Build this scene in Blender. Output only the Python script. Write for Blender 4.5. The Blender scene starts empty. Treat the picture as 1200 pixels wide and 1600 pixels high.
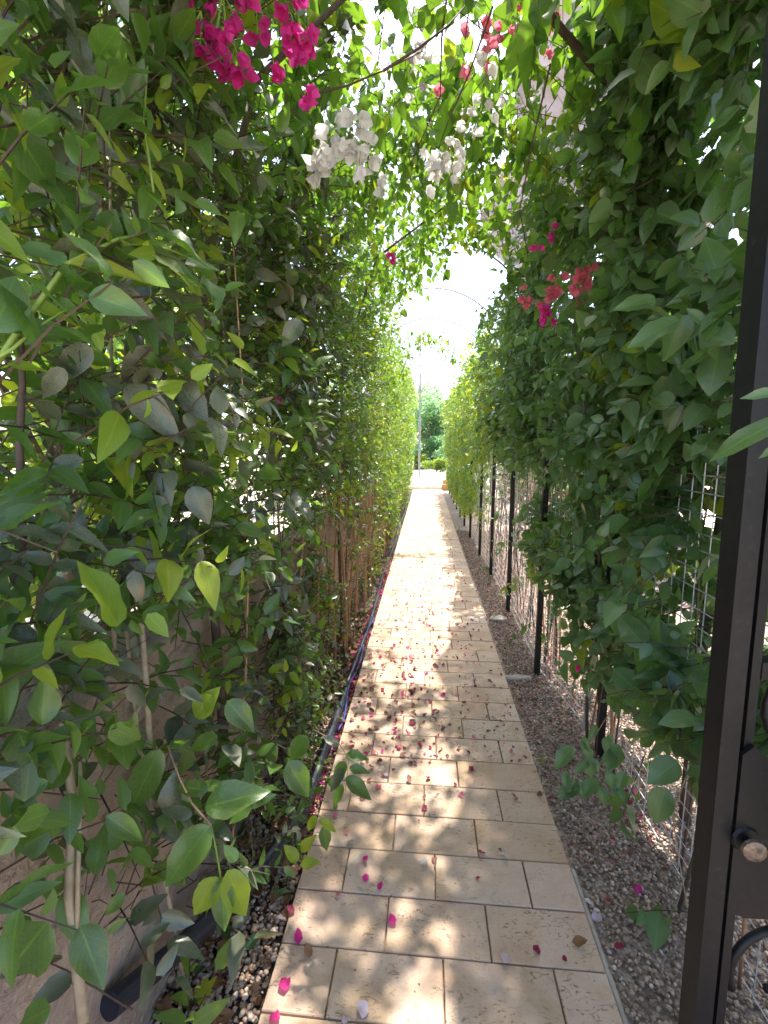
import bpy, math, random
import numpy as np
from mathutils import Matrix, Vector

rnd = random.Random(7)
RG = np.random.default_rng(11)

# ------------------------------------------------------------------ camera
FPX, EYE = 740.0, 1.45
PITCH = math.atan(106 / FPX)
YAW = math.atan(66 * math.cos(PITCH) / FPX)
scene = bpy.context.scene
cam_d = bpy.data.cameras.new('camera')
cam_d.sensor_fit = 'VERTICAL'
cam_d.sensor_height = 24.0
cam_d.lens = 24.0 * FPX / 1600.0
cam_d.clip_start = 0.02
cam_d.clip_end = 2000
cam = bpy.data.objects.new('camera', cam_d)
cam.location = (0, 0, EYE)
cam.rotation_euler = (math.pi / 2 - PITCH, 0, YAW)
scene.collection.objects.link(cam)
scene.camera = cam

# ------------------------------------------------------------------ world and sun
SUN_EL, SUN_AZ = math.radians(66), math.radians(14)      # azimuth measured from +Y towards +X
world = bpy.data.worlds.new('World')
scene.world = world
world.use_nodes = True
wn = world.node_tree.nodes
wl = world.node_tree.links
sky = wn.new('ShaderNodeTexSky')
sky.sky_type = 'NISHITA'
sky.sun_disc = False
sky.sun_elevation = SUN_EL
sky.sun_rotation = SUN_AZ
sky.dust_density = 2.2
sky.air_density = 0.8
sky.ozone_density = 0.6
bg = wn['Background']
bg.inputs[1].default_value = 0.15
wl.new(sky.outputs[0], bg.inputs[0])
sun_d = bpy.data.lights.new('sun', 'SUN')
sun_d.energy = 3.0
sun_d.angle = math.radians(0.8)
sun_d.color = (1.0, 0.94, 0.86)
sun = bpy.data.objects.new('sun', sun_d)
sdir = Vector((math.sin(SUN_AZ) * math.cos(SUN_EL), math.cos(SUN_AZ) * math.cos(SUN_EL), math.sin(SUN_EL)))
sun.rotation_euler = sdir.to_track_quat('Z', 'Y').to_euler()
scene.collection.objects.link(sun)
scene.view_settings.view_transform = 'Standard'
scene.view_settings.look = 'None'
scene.view_settings.gamma = 1.0
scene.view_settings.use_curve_mapping = False
scene.view_settings.exposure = 2.4
scene.cycles.max_bounces = 7
scene.cycles.diffuse_bounces = 4
scene.cycles.glossy_bounces = 2
scene.cycles.transmission_bounces = 5
scene.cycles.transparent_max_bounces = 12
scene.cycles.use_denoising = True
scene.cycles.caustics_reflective = False
scene.cycles.caustics_refractive = False

# ------------------------------------------------------------------ projection helpers (a pixel of the photograph -> a place)
fwv = np.array([-math.sin(YAW) * math.cos(PITCH), math.cos(YAW) * math.cos(PITCH), -math.sin(PITCH)])
rtv = np.array([math.cos(YAW), math.sin(YAW), 0.0])
upv = np.cross(rtv, fwv)
CAM = np.array([0, 0, EYE])


def ray(px, py):
    return fwv + rtv * (px - 600) / FPX - upv * (py - 800) / FPX


def onz(px, py, z=0.0):
    d = ray(px, py)
    return CAM + d * ((z - EYE) / d[2])


def onx(px, py, x):
    d = ray(px, py)
    return CAM + d * (x / d[0])


def ony(px, py, y):
    d = ray(px, py)
    return CAM + d * (y / d[1])


def at(px, py, depth):
    return CAM + ray(px, py) * depth


def project(p):
    """p (n,3) -> px, py, depth"""
    q = p - CAM
    z = q @ fwv
    zz = np.where(np.abs(z) < 1e-4, 1e-4, z)
    return 600 + FPX * (q @ rtv) / zz, 800 - FPX * (q @ upv) / zz, z


# ------------------------------------------------------------------ materials
def nmat(name):
    m = bpy.data.materials.new(name)
    m.use_nodes = True
    nt = m.node_tree
    for n in list(nt.nodes):
        nt.nodes.remove(n)
    out = nt.nodes.new('ShaderNodeOutputMaterial')
    return m, nt, out


def N(nt, typ, **kw):
    n = nt.nodes.new(typ)
    for k, v in kw.items():
        if k.startswith('i_'):
            n.inputs[k[2:].replace('_', ' ')].default_value = v
        else:
            setattr(n, k, v)
    return n


def ramp(nt, stops, fac=None, interp='LINEAR'):
    r = nt.nodes.new('ShaderNodeValToRGB')
    r.color_ramp.interpolation = interp
    el = r.color_ramp.elements
    while len(el) < len(stops):
        el.new(0.5)
    for e, (p, c) in zip(el, stops):
        e.position = p
        e.color = (*c, 1) if len(c) == 3 else c
    if fac is not None:
        nt.links.new(fac, r.inputs[0])
    return r


def noise(nt, scale, detail=4, rough=0.55, vec=None, dist=0.0):
    n = nt.nodes.new('ShaderNodeTexNoise')
    n.inputs['Scale'].default_value = scale
    n.inputs['Detail'].default_value = detail
    n.inputs['Roughness'].default_value = rough
    n.inputs['Distortion'].default_value = dist
    if vec is not None:
        nt.links.new(vec, n.inputs['Vector'])
    return n


def mixc(nt, a, b, fac, mode='MIX'):
    m = nt.nodes.new('ShaderNodeMix')
    m.data_type = 'RGBA'
    m.blend_type = mode
    for sock, v in ((m.inputs[0], fac), (m.inputs[6], a), (m.inputs[7], b)):
        if isinstance(v, (int, float)):
            sock.default_value = v
        elif isinstance(v, tuple):
            sock.default_value = (*v, 1) if len(v) == 3 else v
        else:
            nt.links.new(v, sock)
    return m.outputs[2]


def rand_value(nt):
    """one random number per leaf, whether it is an object or an island of a mesh"""
    g = nt.nodes.new('ShaderNodeNewGeometry')
    o = nt.nodes.new('ShaderNodeObjectInfo')
    a = N(nt, 'ShaderNodeMath', operation='ADD')
    nt.links.new(g.outputs['Random Per Island'], a.inputs[0])
    nt.links.new(o.outputs['Random'], a.inputs[1])
    f = N(nt, 'ShaderNodeMath', operation='FRACT')
    nt.links.new(a.outputs[0], f.inputs[0])
    return f.outputs[0]


def leaf_mat(name, stops, trans, tfac=0.35, rough=0.42, spec=0.5, dust=0.0, veins=True):
    m, nt, out = nmat(name)
    r = rand_value(nt)
    col = ramp(nt, stops, r).outputs[0]
    uv = N(nt, 'ShaderNodeUVMap')
    nz = noise(nt, 22, 3, 0.6)
    if dust > 0:
        dr = ramp(nt, [(0.35, (0, 0, 0)), (0.75, (1, 1, 1))], nz.outputs[0])
        mm = N(nt, 'ShaderNodeMath', operation='MULTIPLY')
        nt.links.new(dr.outputs[0], mm.inputs[0])
        mm.inputs[1].default_value = dust
        col = mixc(nt, col, (0.185, 0.175, 0.13), mm.outputs[0])
    if veins:
        sx = N(nt, 'ShaderNodeSeparateXYZ')
        nt.links.new(uv.outputs[0], sx.inputs[0])
        a = N(nt, 'ShaderNodeMath', operation='SUBTRACT')
        nt.links.new(sx.outputs[0], a.inputs[0])
        a.inputs[1].default_value = 0.5
        b = N(nt, 'ShaderNodeMath', operation='ABSOLUTE')
        nt.links.new(a.outputs[0], b.inputs[0])
        mid = ramp(nt, [(0.0, (1, 1, 1)), (0.035, (0, 0, 0))], b.outputs[0])
        # side veins: stripes of (v - 0.8|u|)
        c = N(nt, 'ShaderNodeMath', operation='MULTIPLY_ADD')
        nt.links.new(b.outputs[0], c.inputs[0])
        c.inputs[1].default_value = -0.75
        nt.links.new(sx.outputs[1], c.inputs[2])
        d = N(nt, 'ShaderNodeMath', operation='MULTIPLY')
        nt.links.new(c.outputs[0], d.inputs[0])
        d.inputs[1].default_value = 8.0
        e = N(nt, 'ShaderNodeMath', operation='FRACT')
        nt.links.new(d.outputs[0], e.inputs[0])
        side = ramp(nt, [(0.0, (0.45, 0.45, 0.45)), (0.10, (0, 0, 0)), (0.9, (0, 0, 0)), (1.0, (0.45, 0.45, 0.45))], e.outputs[0])
        v = N(nt, 'ShaderNodeMath', operation='MAXIMUM')
        nt.links.new(mid.outputs[0], v.inputs[0])
        nt.links.new(side.outputs[0], v.inputs[1])
        v2 = N(nt, 'ShaderNodeMath', operation='MULTIPLY')
        nt.links.new(v.outputs[0], v2.inputs[0])
        v2.inputs[1].default_value = 0.45
        col = mixc(nt, col, trans, v2.outputs[0])
        if dust > 0.2:
            en = noise(nt, 55, 3, 0.6)
            e1 = ramp(nt, [(0.40, (0, 0, 0)), (0.49, (1, 1, 1))], b.outputs[0])
            e2 = ramp(nt, [(0.52, (0, 0, 0)), (0.60, (1, 1, 1))], en.outputs[0])
            em = N(nt, 'ShaderNodeMath', operation='MULTIPLY')
            nt.links.new(e1.outputs[0], em.inputs[0])
            nt.links.new(e2.outputs[0], em.inputs[1])
            col = mixc(nt, col, (0.22, 0.13, 0.05), em.outputs[0])
            e3 = ramp(nt, [(0.66, (0, 0, 0)), (0.70, (0.9, 0.9, 0.9))], en.outputs[0])
            col = mixc(nt, col, (0.20, 0.12, 0.05), e3.outputs[0])
    p = N(nt, 'ShaderNodeBsdfPrincipled')
    nt.links.new(col, p.inputs['Base Color'])
    rr = ramp(nt, [(0.3, (rough - 0.08,) * 3), (0.7, (rough + 0.16,) * 3)], nz.outputs[0])
    nt.links.new(rr.outputs[0], p.inputs['Roughness'])
    p.inputs['Specular IOR Level'].default_value = spec
    bump = N(nt, 'ShaderNodeBump')
    bump.inputs['Strength'].default_value = 0.25
    bump.inputs['Distance'].default_value = 0.002
    nt.links.new(nz.outputs[0], bump.inputs['Height'])
    nt.links.new(bump.outputs[0], p.inputs['Normal'])
    t = N(nt, 'ShaderNodeBsdfTranslucent')
    tc = mixc(nt, trans, tuple(c * 0.55 for c in trans), r)
    nt.links.new(tc, t.inputs['Color'])
    mx = N(nt, 'ShaderNodeMixShader')
    mx.inputs[0].default_value = tfac
    nt.links.new(p.outputs[0], mx.inputs[1])
    nt.links.new(t.outputs[0], mx.inputs[2])
    nt.links.new(mx.outputs[0], out.inputs[0])
    return m


M = {}
M['hedge'] = leaf_mat('hedge_leaf', [(0.0, (0.026, 0.066, 0.022)), (0.45, (0.050, 0.125, 0.030)), (0.8, (0.085, 0.18, 0.034)), (1.0, (0.13, 0.24, 0.04))],
                      (0.30, 0.56, 0.04), 0.42, 0.30, 0.75, dust=0.22)
M['dusty'] = leaf_mat('dusty_leaf', [(0.0, (0.045, 0.068, 0.038)), (0.6, (0.065, 0.095, 0.050)), (1.0, (0.11, 0.13, 0.075))],
                      (0.16, 0.28, 0.05), 0.20, 0.30, 0.75, dust=0.85)
M['young'] = leaf_mat('young_leaf', [(0.0, (0.12, 0.21, 0.025)), (0.6, (0.21, 0.31, 0.03)), (1.0, (0.33, 0.38, 0.035))],
                      (0.52, 0.66, 0.04), 0.45, 0.38, 0.45)
M['vine'] = leaf_mat('vine_leaf', [(0.0, (0.040, 0.095, 0.036)), (0.5, (0.075, 0.165, 0.058)), (1.0, (0.12, 0.23, 0.080))],
                     (0.28, 0.54, 0.07), 0.36, 0.32, 0.75, dust=0.30)
M['canopy'] = leaf_mat('canopy_leaf', [(0.0, (0.035, 0.09, 0.022)), (0.5, (0.055, 0.13, 0.028)), (1.0, (0.09, 0.19, 0.035))],
                       (0.34, 0.62, 0.04), 0.46, 0.42, 0.4)
M['far'] = leaf_mat('far_leaf', [(0.0, (0.05, 0.12, 0.05)), (0.5, (0.08, 0.17, 0.06)), (1.0, (0.13, 0.23, 0.06))],
                    (0.35, 0.60, 0.10), 0.4, 0.5, 0.3, veins=False)
M['bluegreen'] = leaf_mat('bluish_leaf', [(0.0, (0.08, 0.17, 0.10)), (1.0, (0.17, 0.31, 0.17))], (0.42, 0.70, 0.32), 0.6, 0.5, 0.3, veins=False)
M['dead'] = leaf_mat('dead_leaf', [(0.0, (0.16, 0.07, 0.03)), (1.0, (0.36, 0.20, 0.10))], (0.3, 0.15, 0.06), 0.15, 0.7, 0.2)


def bract_mat(name, stops, trans, tf=0.45):
    m, nt, out = nmat(name)
    r = rand_value(nt)
    col = ramp(nt, stops, r).outputs[0]
    nz = noise(nt, 60, 3)
    col = mixc(nt, col, tuple(c * 0.6 for c in stops[0][1]), ramp(nt, [(0.45, (0, 0, 0)), (0.8, (.6, .6, .6))], nz.outputs[0]).outputs[0])
    p = N(nt, 'ShaderNodeBsdfPrincipled')
    nt.links.new(col, p.inputs['Base Color'])
    p.inputs['Roughness'].default_value = 0.6
    t = N(nt, 'ShaderNodeBsdfTranslucent')
    t.inputs['Color'].default_value = (*trans, 1)
    mx = N(nt, 'ShaderNodeMixShader')
    mx.inputs[0].default_value = tf
    nt.links.new(p.outputs[0], mx.inputs[1])
    nt.links.new(t.outputs[0], mx.inputs[2])
    nt.links.new(mx.outputs[0], out.inputs[0])
    return m


M['magenta'] = bract_mat('magenta_bract', [(0, (0.55, 0.015, 0.20)), (1, (0.80, 0.06, 0.42))], (0.95, 0.10, 0.52), 0.55)
M['crimson'] = bract_mat('crimson_bract', [(0, (0.22, 0.010, 0.035)), (1, (0.40, 0.02, 0.08))], (0.45, 0.03, 0.10), 0.25)
M['pink'] = bract_mat('pink_bract', [(0, (0.68, 0.20, 0.30)), (1, (0.80, 0.30, 0.38))], (0.9, 0.3, 0.4))
M['coral'] = bract_mat('coral_bract', [(0, (0.75, 0.12, 0.22)), (1, (0.88, 0.26, 0.36))], (0.95, 0.30, 0.38), 0.5)
M['white'] = bract_mat('white_bract', [(0, (0.76, 0.74, 0.71)), (1, (0.84, 0.82, 0.80))], (0.92, 0.90, 0.87), 0.5)
M['pale'] = bract_mat('pale_bract', [(0, (0.58, 0.46, 0.52)), (1, (0.70, 0.60, 0.64))], (0.6, 0.5, 0.55), 0.3)
M['dried'] = bract_mat('dried_bract', [(0, (0.14, 0.045, 0.035)), (0.5, (0.26, 0.09, 0.07)), (1, (0.36, 0.17, 0.12))], (0.3, 0.1, 0.08), 0.15)


def simple(name, col, rough=0.6, metal=0.0, nscale=30, var=0.35, bump=0.0, bdist=0.003, spec=0.5, stops=None, detail=6):
    m, nt, out = nmat(name)
    tc = N(nt, 'ShaderNodeTexCoord')
    nz = noise(nt, nscale, detail, 0.6, tc.outputs['Object'])
    if stops is None:
        stops = [(0.25, tuple(c * (1 - var) for c in col)), (0.75, tuple(min(1, c * (1 + var)) for c in col))]
    cr = ramp(nt, stops, nz.outputs[0])
    p = N(nt, 'ShaderNodeBsdfPrincipled')
    nt.links.new(cr.outputs[0], p.inputs['Base Color'])
    p.inputs['Roughness'].default_value = rough
    p.inputs['Metallic'].default_value = metal
    p.inputs['Specular IOR Level'].default_value = spec
    if bump:
        b = N(nt, 'ShaderNodeBump')
        b.inputs['Strength'].default_value = bump
        b.inputs['Distance'].default_value = bdist
        nt.links.new(nz.outputs[0], b.inputs['Height'])
        nt.links.new(b.outputs[0], p.inputs['Normal'])
    nt.links.new(p.outputs[0], out.inputs[0])
    return m


M['bark'] = simple('bark', (0.11, 0.075, 0.055), 0.85, nscale=45, bump=0.6, bdist=0.004)
M['stem'] = simple('red_brown_stem', (0.42, 0.235, 0.13), 0.75, nscale=40, bump=0.4)
M['pale_stem'] = simple('pale_stem', (0.36, 0.29, 0.20), 0.75, nscale=40, bump=0.4)
M['dark_twig'] = simple('dark_twig', (0.075, 0.045, 0.03), 0.8, nscale=50)
M['green_stem'] = simple('green_stem', (0.20, 0.30, 0.05), 0.5, nscale=30, var=0.2)
M['steel'] = simple('black_painted_steel', (0.022, 0.021, 0.022), 0.5, 0.0, nscale=70, var=0.5, spec=0.35, bump=0.35, bdist=0.0012,
                    stops=[(0.35, (0.004, 0.004, 0.005)), (0.62, (0.008, 0.0075, 0.008)), (0.76, (0.035, 0.028, 0.024))])
M['wire'] = simple('galvanised_wire', (0.62, 0.61, 0.60), 0.4, 0.3, nscale=50)
M['rust'] = simple('worn_brass', (0.3, 0.17, 0.09), 0.5, 0.6, nscale=90, stops=[(0.35, (0.10, 0.075, 0.06)), (0.6, (0.26, 0.19, 0.14)), (0.8, (0.50, 0.19, 0.05))], bump=0.4)
M['pipe'] = simple('black_plastic_pipe', (0.012, 0.014, 0.022), 0.38, nscale=35, var=0.4, stops=[(0.3, (0.010, 0.012, 0.020)), (0.62, (0.018, 0.022, 0.035)), (0.85, (0.12, 0.11, 0.10))])
M['bluehose'] = simple('blue_hose', (0.025, 0.06, 0.20), 0.4, nscale=25)
M['concrete'] = simple('pale_concrete', (0.42, 0.37, 0.31), 0.9, nscale=18, bump=0.5)
M['rock'] = simple('grey_rock', (0.17, 0.13, 0.09), 0.95, nscale=14, var=0.5, bump=1.0, bdist=0.02)
M['stone_light'] = simple('sunlit_stone', (0.62, 0.54, 0.44), 0.85, nscale=12, bump=0.3)
M['orange_lit'] = simple('orange_lit_stone', (0.52, 0.28, 0.14), 0.85, nscale=12)  # warm light on the block is put into this orange colour
M['hoop'] = simple('grey_hoop', (0.20, 0.19, 0.20), 0.5, 0.2, nscale=20)
M['paper'] = simple('grey_scrap', (0.55, 0.55, 0.52), 0.7, nscale=12, var=0.15)


def stucco_mat():
    m, nt, out = nmat('brown_stucco')
    tc = N(nt, 'ShaderNodeTexCoord')
    n1 = noise(nt, 3.5, 5, 0.6, tc.outputs['Object'])
    n2 = noise(nt, 38, 6, 0.65, tc.outputs['Object'], 0.6)
    mp = N(nt, 'ShaderNodeMapping')
    mp.inputs['Scale'].default_value = (1, 0.45, 1)
    mp.inputs['Rotation'].default_value = (0.6, 0, 0)
    nt.links.new(tc.outputs['Object'], mp.inputs[0])
    v = noise(nt, 24, 4, 0.7, mp.outputs[0], 1.5)
    c = ramp(nt, [(0.25, (0.34, 0.25, 0.19)), (0.75, (0.50, 0.39, 0.31))], n1.outputs[0]).outputs[0]
    c = mixc(nt, c, (0.15, 0.10, 0.075), ramp(nt, [(0.56, (0, 0, 0)), (0.70, (0.75, 0.75, 0.75))], v.outputs[0]).outputs[0])
    p = N(nt, 'ShaderNodeBsdfPrincipled')
    p.inputs['Roughness'].default_value = 0.95
    nt.links.new(c, p.inputs['Base Color'])
    ad = N(nt, 'ShaderNodeMath', operation='MULTIPLY_ADD')
    nt.links.new(v.outputs[0], ad.inputs[0])
    ad.inputs[1].default_value = -1.4
    nt.links.new(n2.outputs[0], ad.inputs[2])
    b = N(nt, 'ShaderNodeBump')
    b.inputs['Strength'].default_value = 0.9
    b.inputs['Distance'].default_value = 0.012
    nt.links.new(ad.outputs[0], b.inputs['Height'])
    nt.links.new(b.outputs[0], p.inputs['Normal'])
    nt.links.new(p.outputs[0], out.inputs[0])
    return m


M['stucco'] = stucco_mat()


def travertine():
    m, nt, out = nmat('travertine')
    tc = N(nt, 'ShaderNodeTexCoord')
    oi = N(nt, 'ShaderNodeObjectInfo')
    geo = N(nt, 'ShaderNodeNewGeometry')
    off = N(nt, 'ShaderNodeVectorMath', operation='SCALE')
    off.inputs[3].default_value = 37.0
    cmb = N(nt, 'ShaderNodeCombineXYZ')
    nt.links.new(oi.outputs['Random'], cmb.inputs[0])
    nt.links.new(oi.outputs['Random'], cmb.inputs[1])
    nt.links.new(cmb.outputs[0], off.inputs[0])
    ad = N(nt, 'ShaderNodeVectorMath', operation='ADD')
    nt.links.new(geo.outputs['Position'], ad.inputs[0])
    nt.links.new(off.outputs[0], ad.inputs[1])
    big = noise(nt, 5, 4, 0.6, ad.outputs[0], 0.8)
    fine = noise(nt, 95, 5, 0.7, ad.outputs[0])
    mp = N(nt, 'ShaderNodeMapping')
    mp.inputs['Scale'].default_value = (1.0, 2.2, 1.0)
    mp.inputs['Rotation'].default_value = (0, 0, 0.5)
    nt.links.new(ad.outputs[0], mp.inputs[0])
    pits = noise(nt, 26, 5, 0.65, mp.outputs[0], 2.2)
    tint = ramp(nt, [(0.0, (0.54, 0.385, 0.265)), (0.35, (0.61, 0.45, 0.325)), (0.7, (0.57, 0.425, 0.315)), (1.0, (0.64, 0.49, 0.365))], oi.outputs['Random'])
    c = mixc(nt, tint.outputs[0], (0.45, 0.31, 0.18), ramp(nt, [(0.45, (0, 0, 0)), (0.66, (0.75, 0.75, 0.75))], big.outputs[0]).outputs[0])
    c = mixc(nt, c, (0.70, 0.60, 0.48), ramp(nt, [(0.2, (0.5, 0.5, 0.5)), (0.45, (0, 0, 0))], big.outputs[0]).outputs[0])
    c = mixc(nt, c, (0.34, 0.24, 0.15), ramp(nt, [(0.52, (0, 0, 0)), (0.72, (0.4, 0.4, 0.4))], fine.outputs[0]).outputs[0])
    pmask = noise(nt, 7, 3, 0.6, ad.outputs[0])
    pa = ramp(nt, [(0.575, (0, 0, 0)), (0.615, (1, 1, 1))], pits.outputs[0])
    pb_ = ramp(nt, [(0.42, (0, 0, 0)), (0.56, (1, 1, 1))], pmask.outputs[0])
    pm = N(nt, 'ShaderNodeMath', operation='MULTIPLY')
    nt.links.new(pa.outputs[0], pm.inputs[0])
    nt.links.new(pb_.outputs[0], pm.inputs[1])
    c = mixc(nt, c, (0.27, 0.175, 0.10), pm.outputs[0])
    # grey worn streaks
    st = noise(nt, 11, 6, 0.8, ad.outputs[0], 2.5)
    c = mixc(nt, c, (0.30, 0.26, 0.22), ramp(nt, [(0.58, (0, 0, 0)), (0.66, (0.45, 0.45, 0.45))], st.outputs[0]).outputs[0])
    # reddish dirt and crushed petals along the middle of the walk
    dn = noise(nt, 2.3, 5, 0.7, geo.outputs['Position'], 0.5)
    dr = ramp(nt, [(0.52, (0, 0, 0)), (0.75, (0.42, 0.42, 0.42))], dn.outputs[0])
    c = mixc(nt, c, (0.56, 0.27, 0.19), dr.outputs[0])
    # dark specks
    vo = N(nt, 'ShaderNodeTexVoronoi')
    vo.inputs['Scale'].default_value = 40
    wn_ = noise(nt, 30, 3, 0.6, geo.outputs['Position'])
    wv = N(nt, 'ShaderNodeVectorMath', operation='MULTIPLY_ADD')
    nt.links.new(wn_.outputs['Color'], wv.inputs[0])
    wv.inputs[1].default_value = (0.03, 0.03, 0.03)
    nt.links.new(geo.outputs['Position'], wv.inputs[2])
    nt.links.new(wv.outputs[0], vo.inputs['Vector'])
    sp = ramp(nt, [(0.09, (0.9, 0.9, 0.9)), (0.15, (0, 0, 0))], vo.outputs['Distance'])
    sn = noise(nt, 6, 2, 0.5, geo.outputs['Position'])
    sm = N(nt, 'ShaderNodeMath', operation='MULTIPLY')
    nt.links.new(sp.outputs[0], sm.inputs[0])
    nt.links.new(ramp(nt, [(0.54, (0, 0, 0)), (0.60, (1, 1, 1))], sn.outputs[0]).outputs[0], sm.inputs[1])
    c = mixc(nt, c, (0.13, 0.07, 0.045), sm.outputs[0])
    p = N(nt, 'ShaderNodeBsdfPrincipled')
    nt.links.new(c, p.inputs['Base Color'])
    p.inputs['Roughness'].default_value = 0.72
    p.inputs['Specular IOR Level'].default_value = 0.3
    hh = mixc(nt, fine.outputs[0], (0.0, 0.0, 0.0), pm.outputs[0])
    b = N(nt, 'ShaderNodeBump')
    b.inputs['Strength'].default_value = 0.5
    b.inputs['Distance'].default_value = 0.003
    nt.links.new(hh, b.inputs['Height'])
    nt.links.new(b.outputs[0], p.inputs['Normal'])
    nt.links.new(p.outputs[0], out.inputs[0])
    return m


M['travertine'] = travertine()
M['grout'] = simple('grout', (0.30, 0.21, 0.14), 0.95, nscale=60)


def ground_mat(name, cols, scale, bump=0.6):
    m, nt, out = nmat(name)
    g = N(nt, 'ShaderNodeNewGeometry')
    v = N(nt, 'ShaderNodeTexVoronoi')
    v.inputs['Scale'].default_value = scale
    nt.links.new(g.outputs['Position'], v.inputs['Vector'])
    sx = N(nt, 'ShaderNodeSeparateColor')
    nt.links.new(v.outputs['Color'], sx.inputs[0])
    c = ramp(nt, cols, sx.outputs[0]).outputs[0]
    n = noise(nt, 1.1, 4, 0.6, g.outputs['Position'])
    c = mixc(nt, c, (0.26, 0.17, 0.12), ramp(nt, [(0.4, (0, 0, 0)), (0.7, (0.6, 0.6, 0.6))], n.outputs[0]).outputs[0])
    p = N(nt, 'ShaderNodeBsdfPrincipled')
    p.inputs['Roughness'].default_value = 0.9
    nt.links.new(c, p.inputs['Base Color'])
    b = N(nt, 'ShaderNodeBump')
    b.inputs['Strength'].default_value = bump
    b.inputs['Distance'].default_value = 0.01
    b.invert = True
    nt.links.new(v.outputs['Distance'], b.inputs['Height'])
    nt.links.new(b.outputs[0], p.inputs['Normal'])
    nt.links.new(p.outputs[0], out.inputs[0])
    return m


M['gravel_bed'] = ground_mat('gravel_bed', [(0.0, (0.13, 0.09, 0.065)), (0.4, (0.28, 0.21, 0.16)), (0.8, (0.40, 0.32, 0.26)), (1.0, (0.50, 0.42, 0.36))], 90)
M['soil'] = simple('dark_soil', (0.085, 0.06, 0.042), 0.95, nscale=30, bump=0.8, bdist=0.02)
M['sand'] = simple('pale_sand_ground', (0.56, 0.47, 0.36), 0.95, nscale=2.0, var=0.22, bump=0.3, bdist=0.02)


def pebble_mat():
    m, nt, out = nmat('pebbles')
    r = rand_value(nt)
    c = ramp(nt, [(0.0, (0.14, 0.085, 0.05)), (0.2, (0.30, 0.20, 0.13)), (0.5, (0.47, 0.33, 0.23)), (0.75, (0.42, 0.32, 0.24)), (0.93, (0.60, 0.46, 0.35)), (1.0, (0.70, 0.61, 0.51))], r)
    n = noise(nt, 160, 2)
    cc = mixc(nt, c.outputs[0], (0.12, 0.09, 0.07), ramp(nt, [(0.45, (0, 0, 0)), (0.8, (.7, .7, .7))], n.outputs[0]).outputs[0])
    p = N(nt, 'ShaderNodeBsdfPrincipled')
    nt.links.new(cc, p.inputs['Base Color'])
    p.inputs['Roughness'].default_value = 0.6
    nt.links.new(p.outputs[0], out.inputs[0])
    return m


M['pebble'] = pebble_mat()


def net_mat(name, col, trans, open_fac, weave=260):
    m, nt, out = nmat(name)
    d = N(nt, 'ShaderNodeBsdfDiffuse')
    d.inputs[0].default_value = (*col, 1)
    t = N(nt, 'ShaderNodeBsdfTranslucent')
    t.inputs[0].default_value = (*trans, 1)
    mx = N(nt, 'ShaderNodeMixShader')
    mx.inputs[0].default_value = 0.55
    nt.links.new(d.outputs[0], mx.inputs[1])
    nt.links.new(t.outputs[0], mx.inputs[2])
    tr = N(nt, 'ShaderNodeBsdfTransparent')
    g = N(nt, 'ShaderNodeNewGeometry')
    n = noise(nt, 7, 3, 0.5, g.outputs['Position'])
    f = ramp(nt, [(0.2, (open_fac - 0.08,) * 3), (0.8, (open_fac + 0.08,) * 3)], n.outputs[0])
    m2 = N(nt, 'ShaderNodeMixShader')
    nt.links.new(f.outputs[0], m2.inputs[0])
    nt.links.new(mx.outputs[0], m2.inputs[1])
    nt.links.new(tr.outputs[0], m2.inputs[2])
    nt.links.new(m2.outputs[0], out.inputs[0])
    return m


M['net'] = net_mat('white_shade_net', (0.62, 0.58, 0.66), (0.50, 0.46, 0.54), 0.62)
M['cloth'] = net_mat('tan_shade_cloth', (0.17, 0.12, 0.095), (0.11, 0.075, 0.055), 0.08)

# ------------------------------------------------------------------ object helpers
COL = scene.collection


def link(name, me, mats=None, parent=None, loc=None):
    o = bpy.data.objects.new(name, me)
    COL.objects.link(o)
    if mats is not None and me is not None and len(me.materials) == 0:
        for mm in (mats if isinstance(mats, (list, tuple)) else [mats]):
            me.materials.append(mm)
    if parent is not None:
        o.parent = parent
    if loc is not None:
        o.location = loc
    return o


def root(name, loc, label, cat, group=None):
    o = bpy.data.objects.new(name, None)
    o.empty_display_size = 0.1
    COL.objects.link(o)
    o.location = loc
    o['label'] = label
    o['category'] = cat
    if group:
        o['group'] = group
    return o


def tag(o, label, cat, group=None):
    o['label'] = label
    o['category'] = cat
    if group:
        o['group'] = group
    return o


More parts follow.
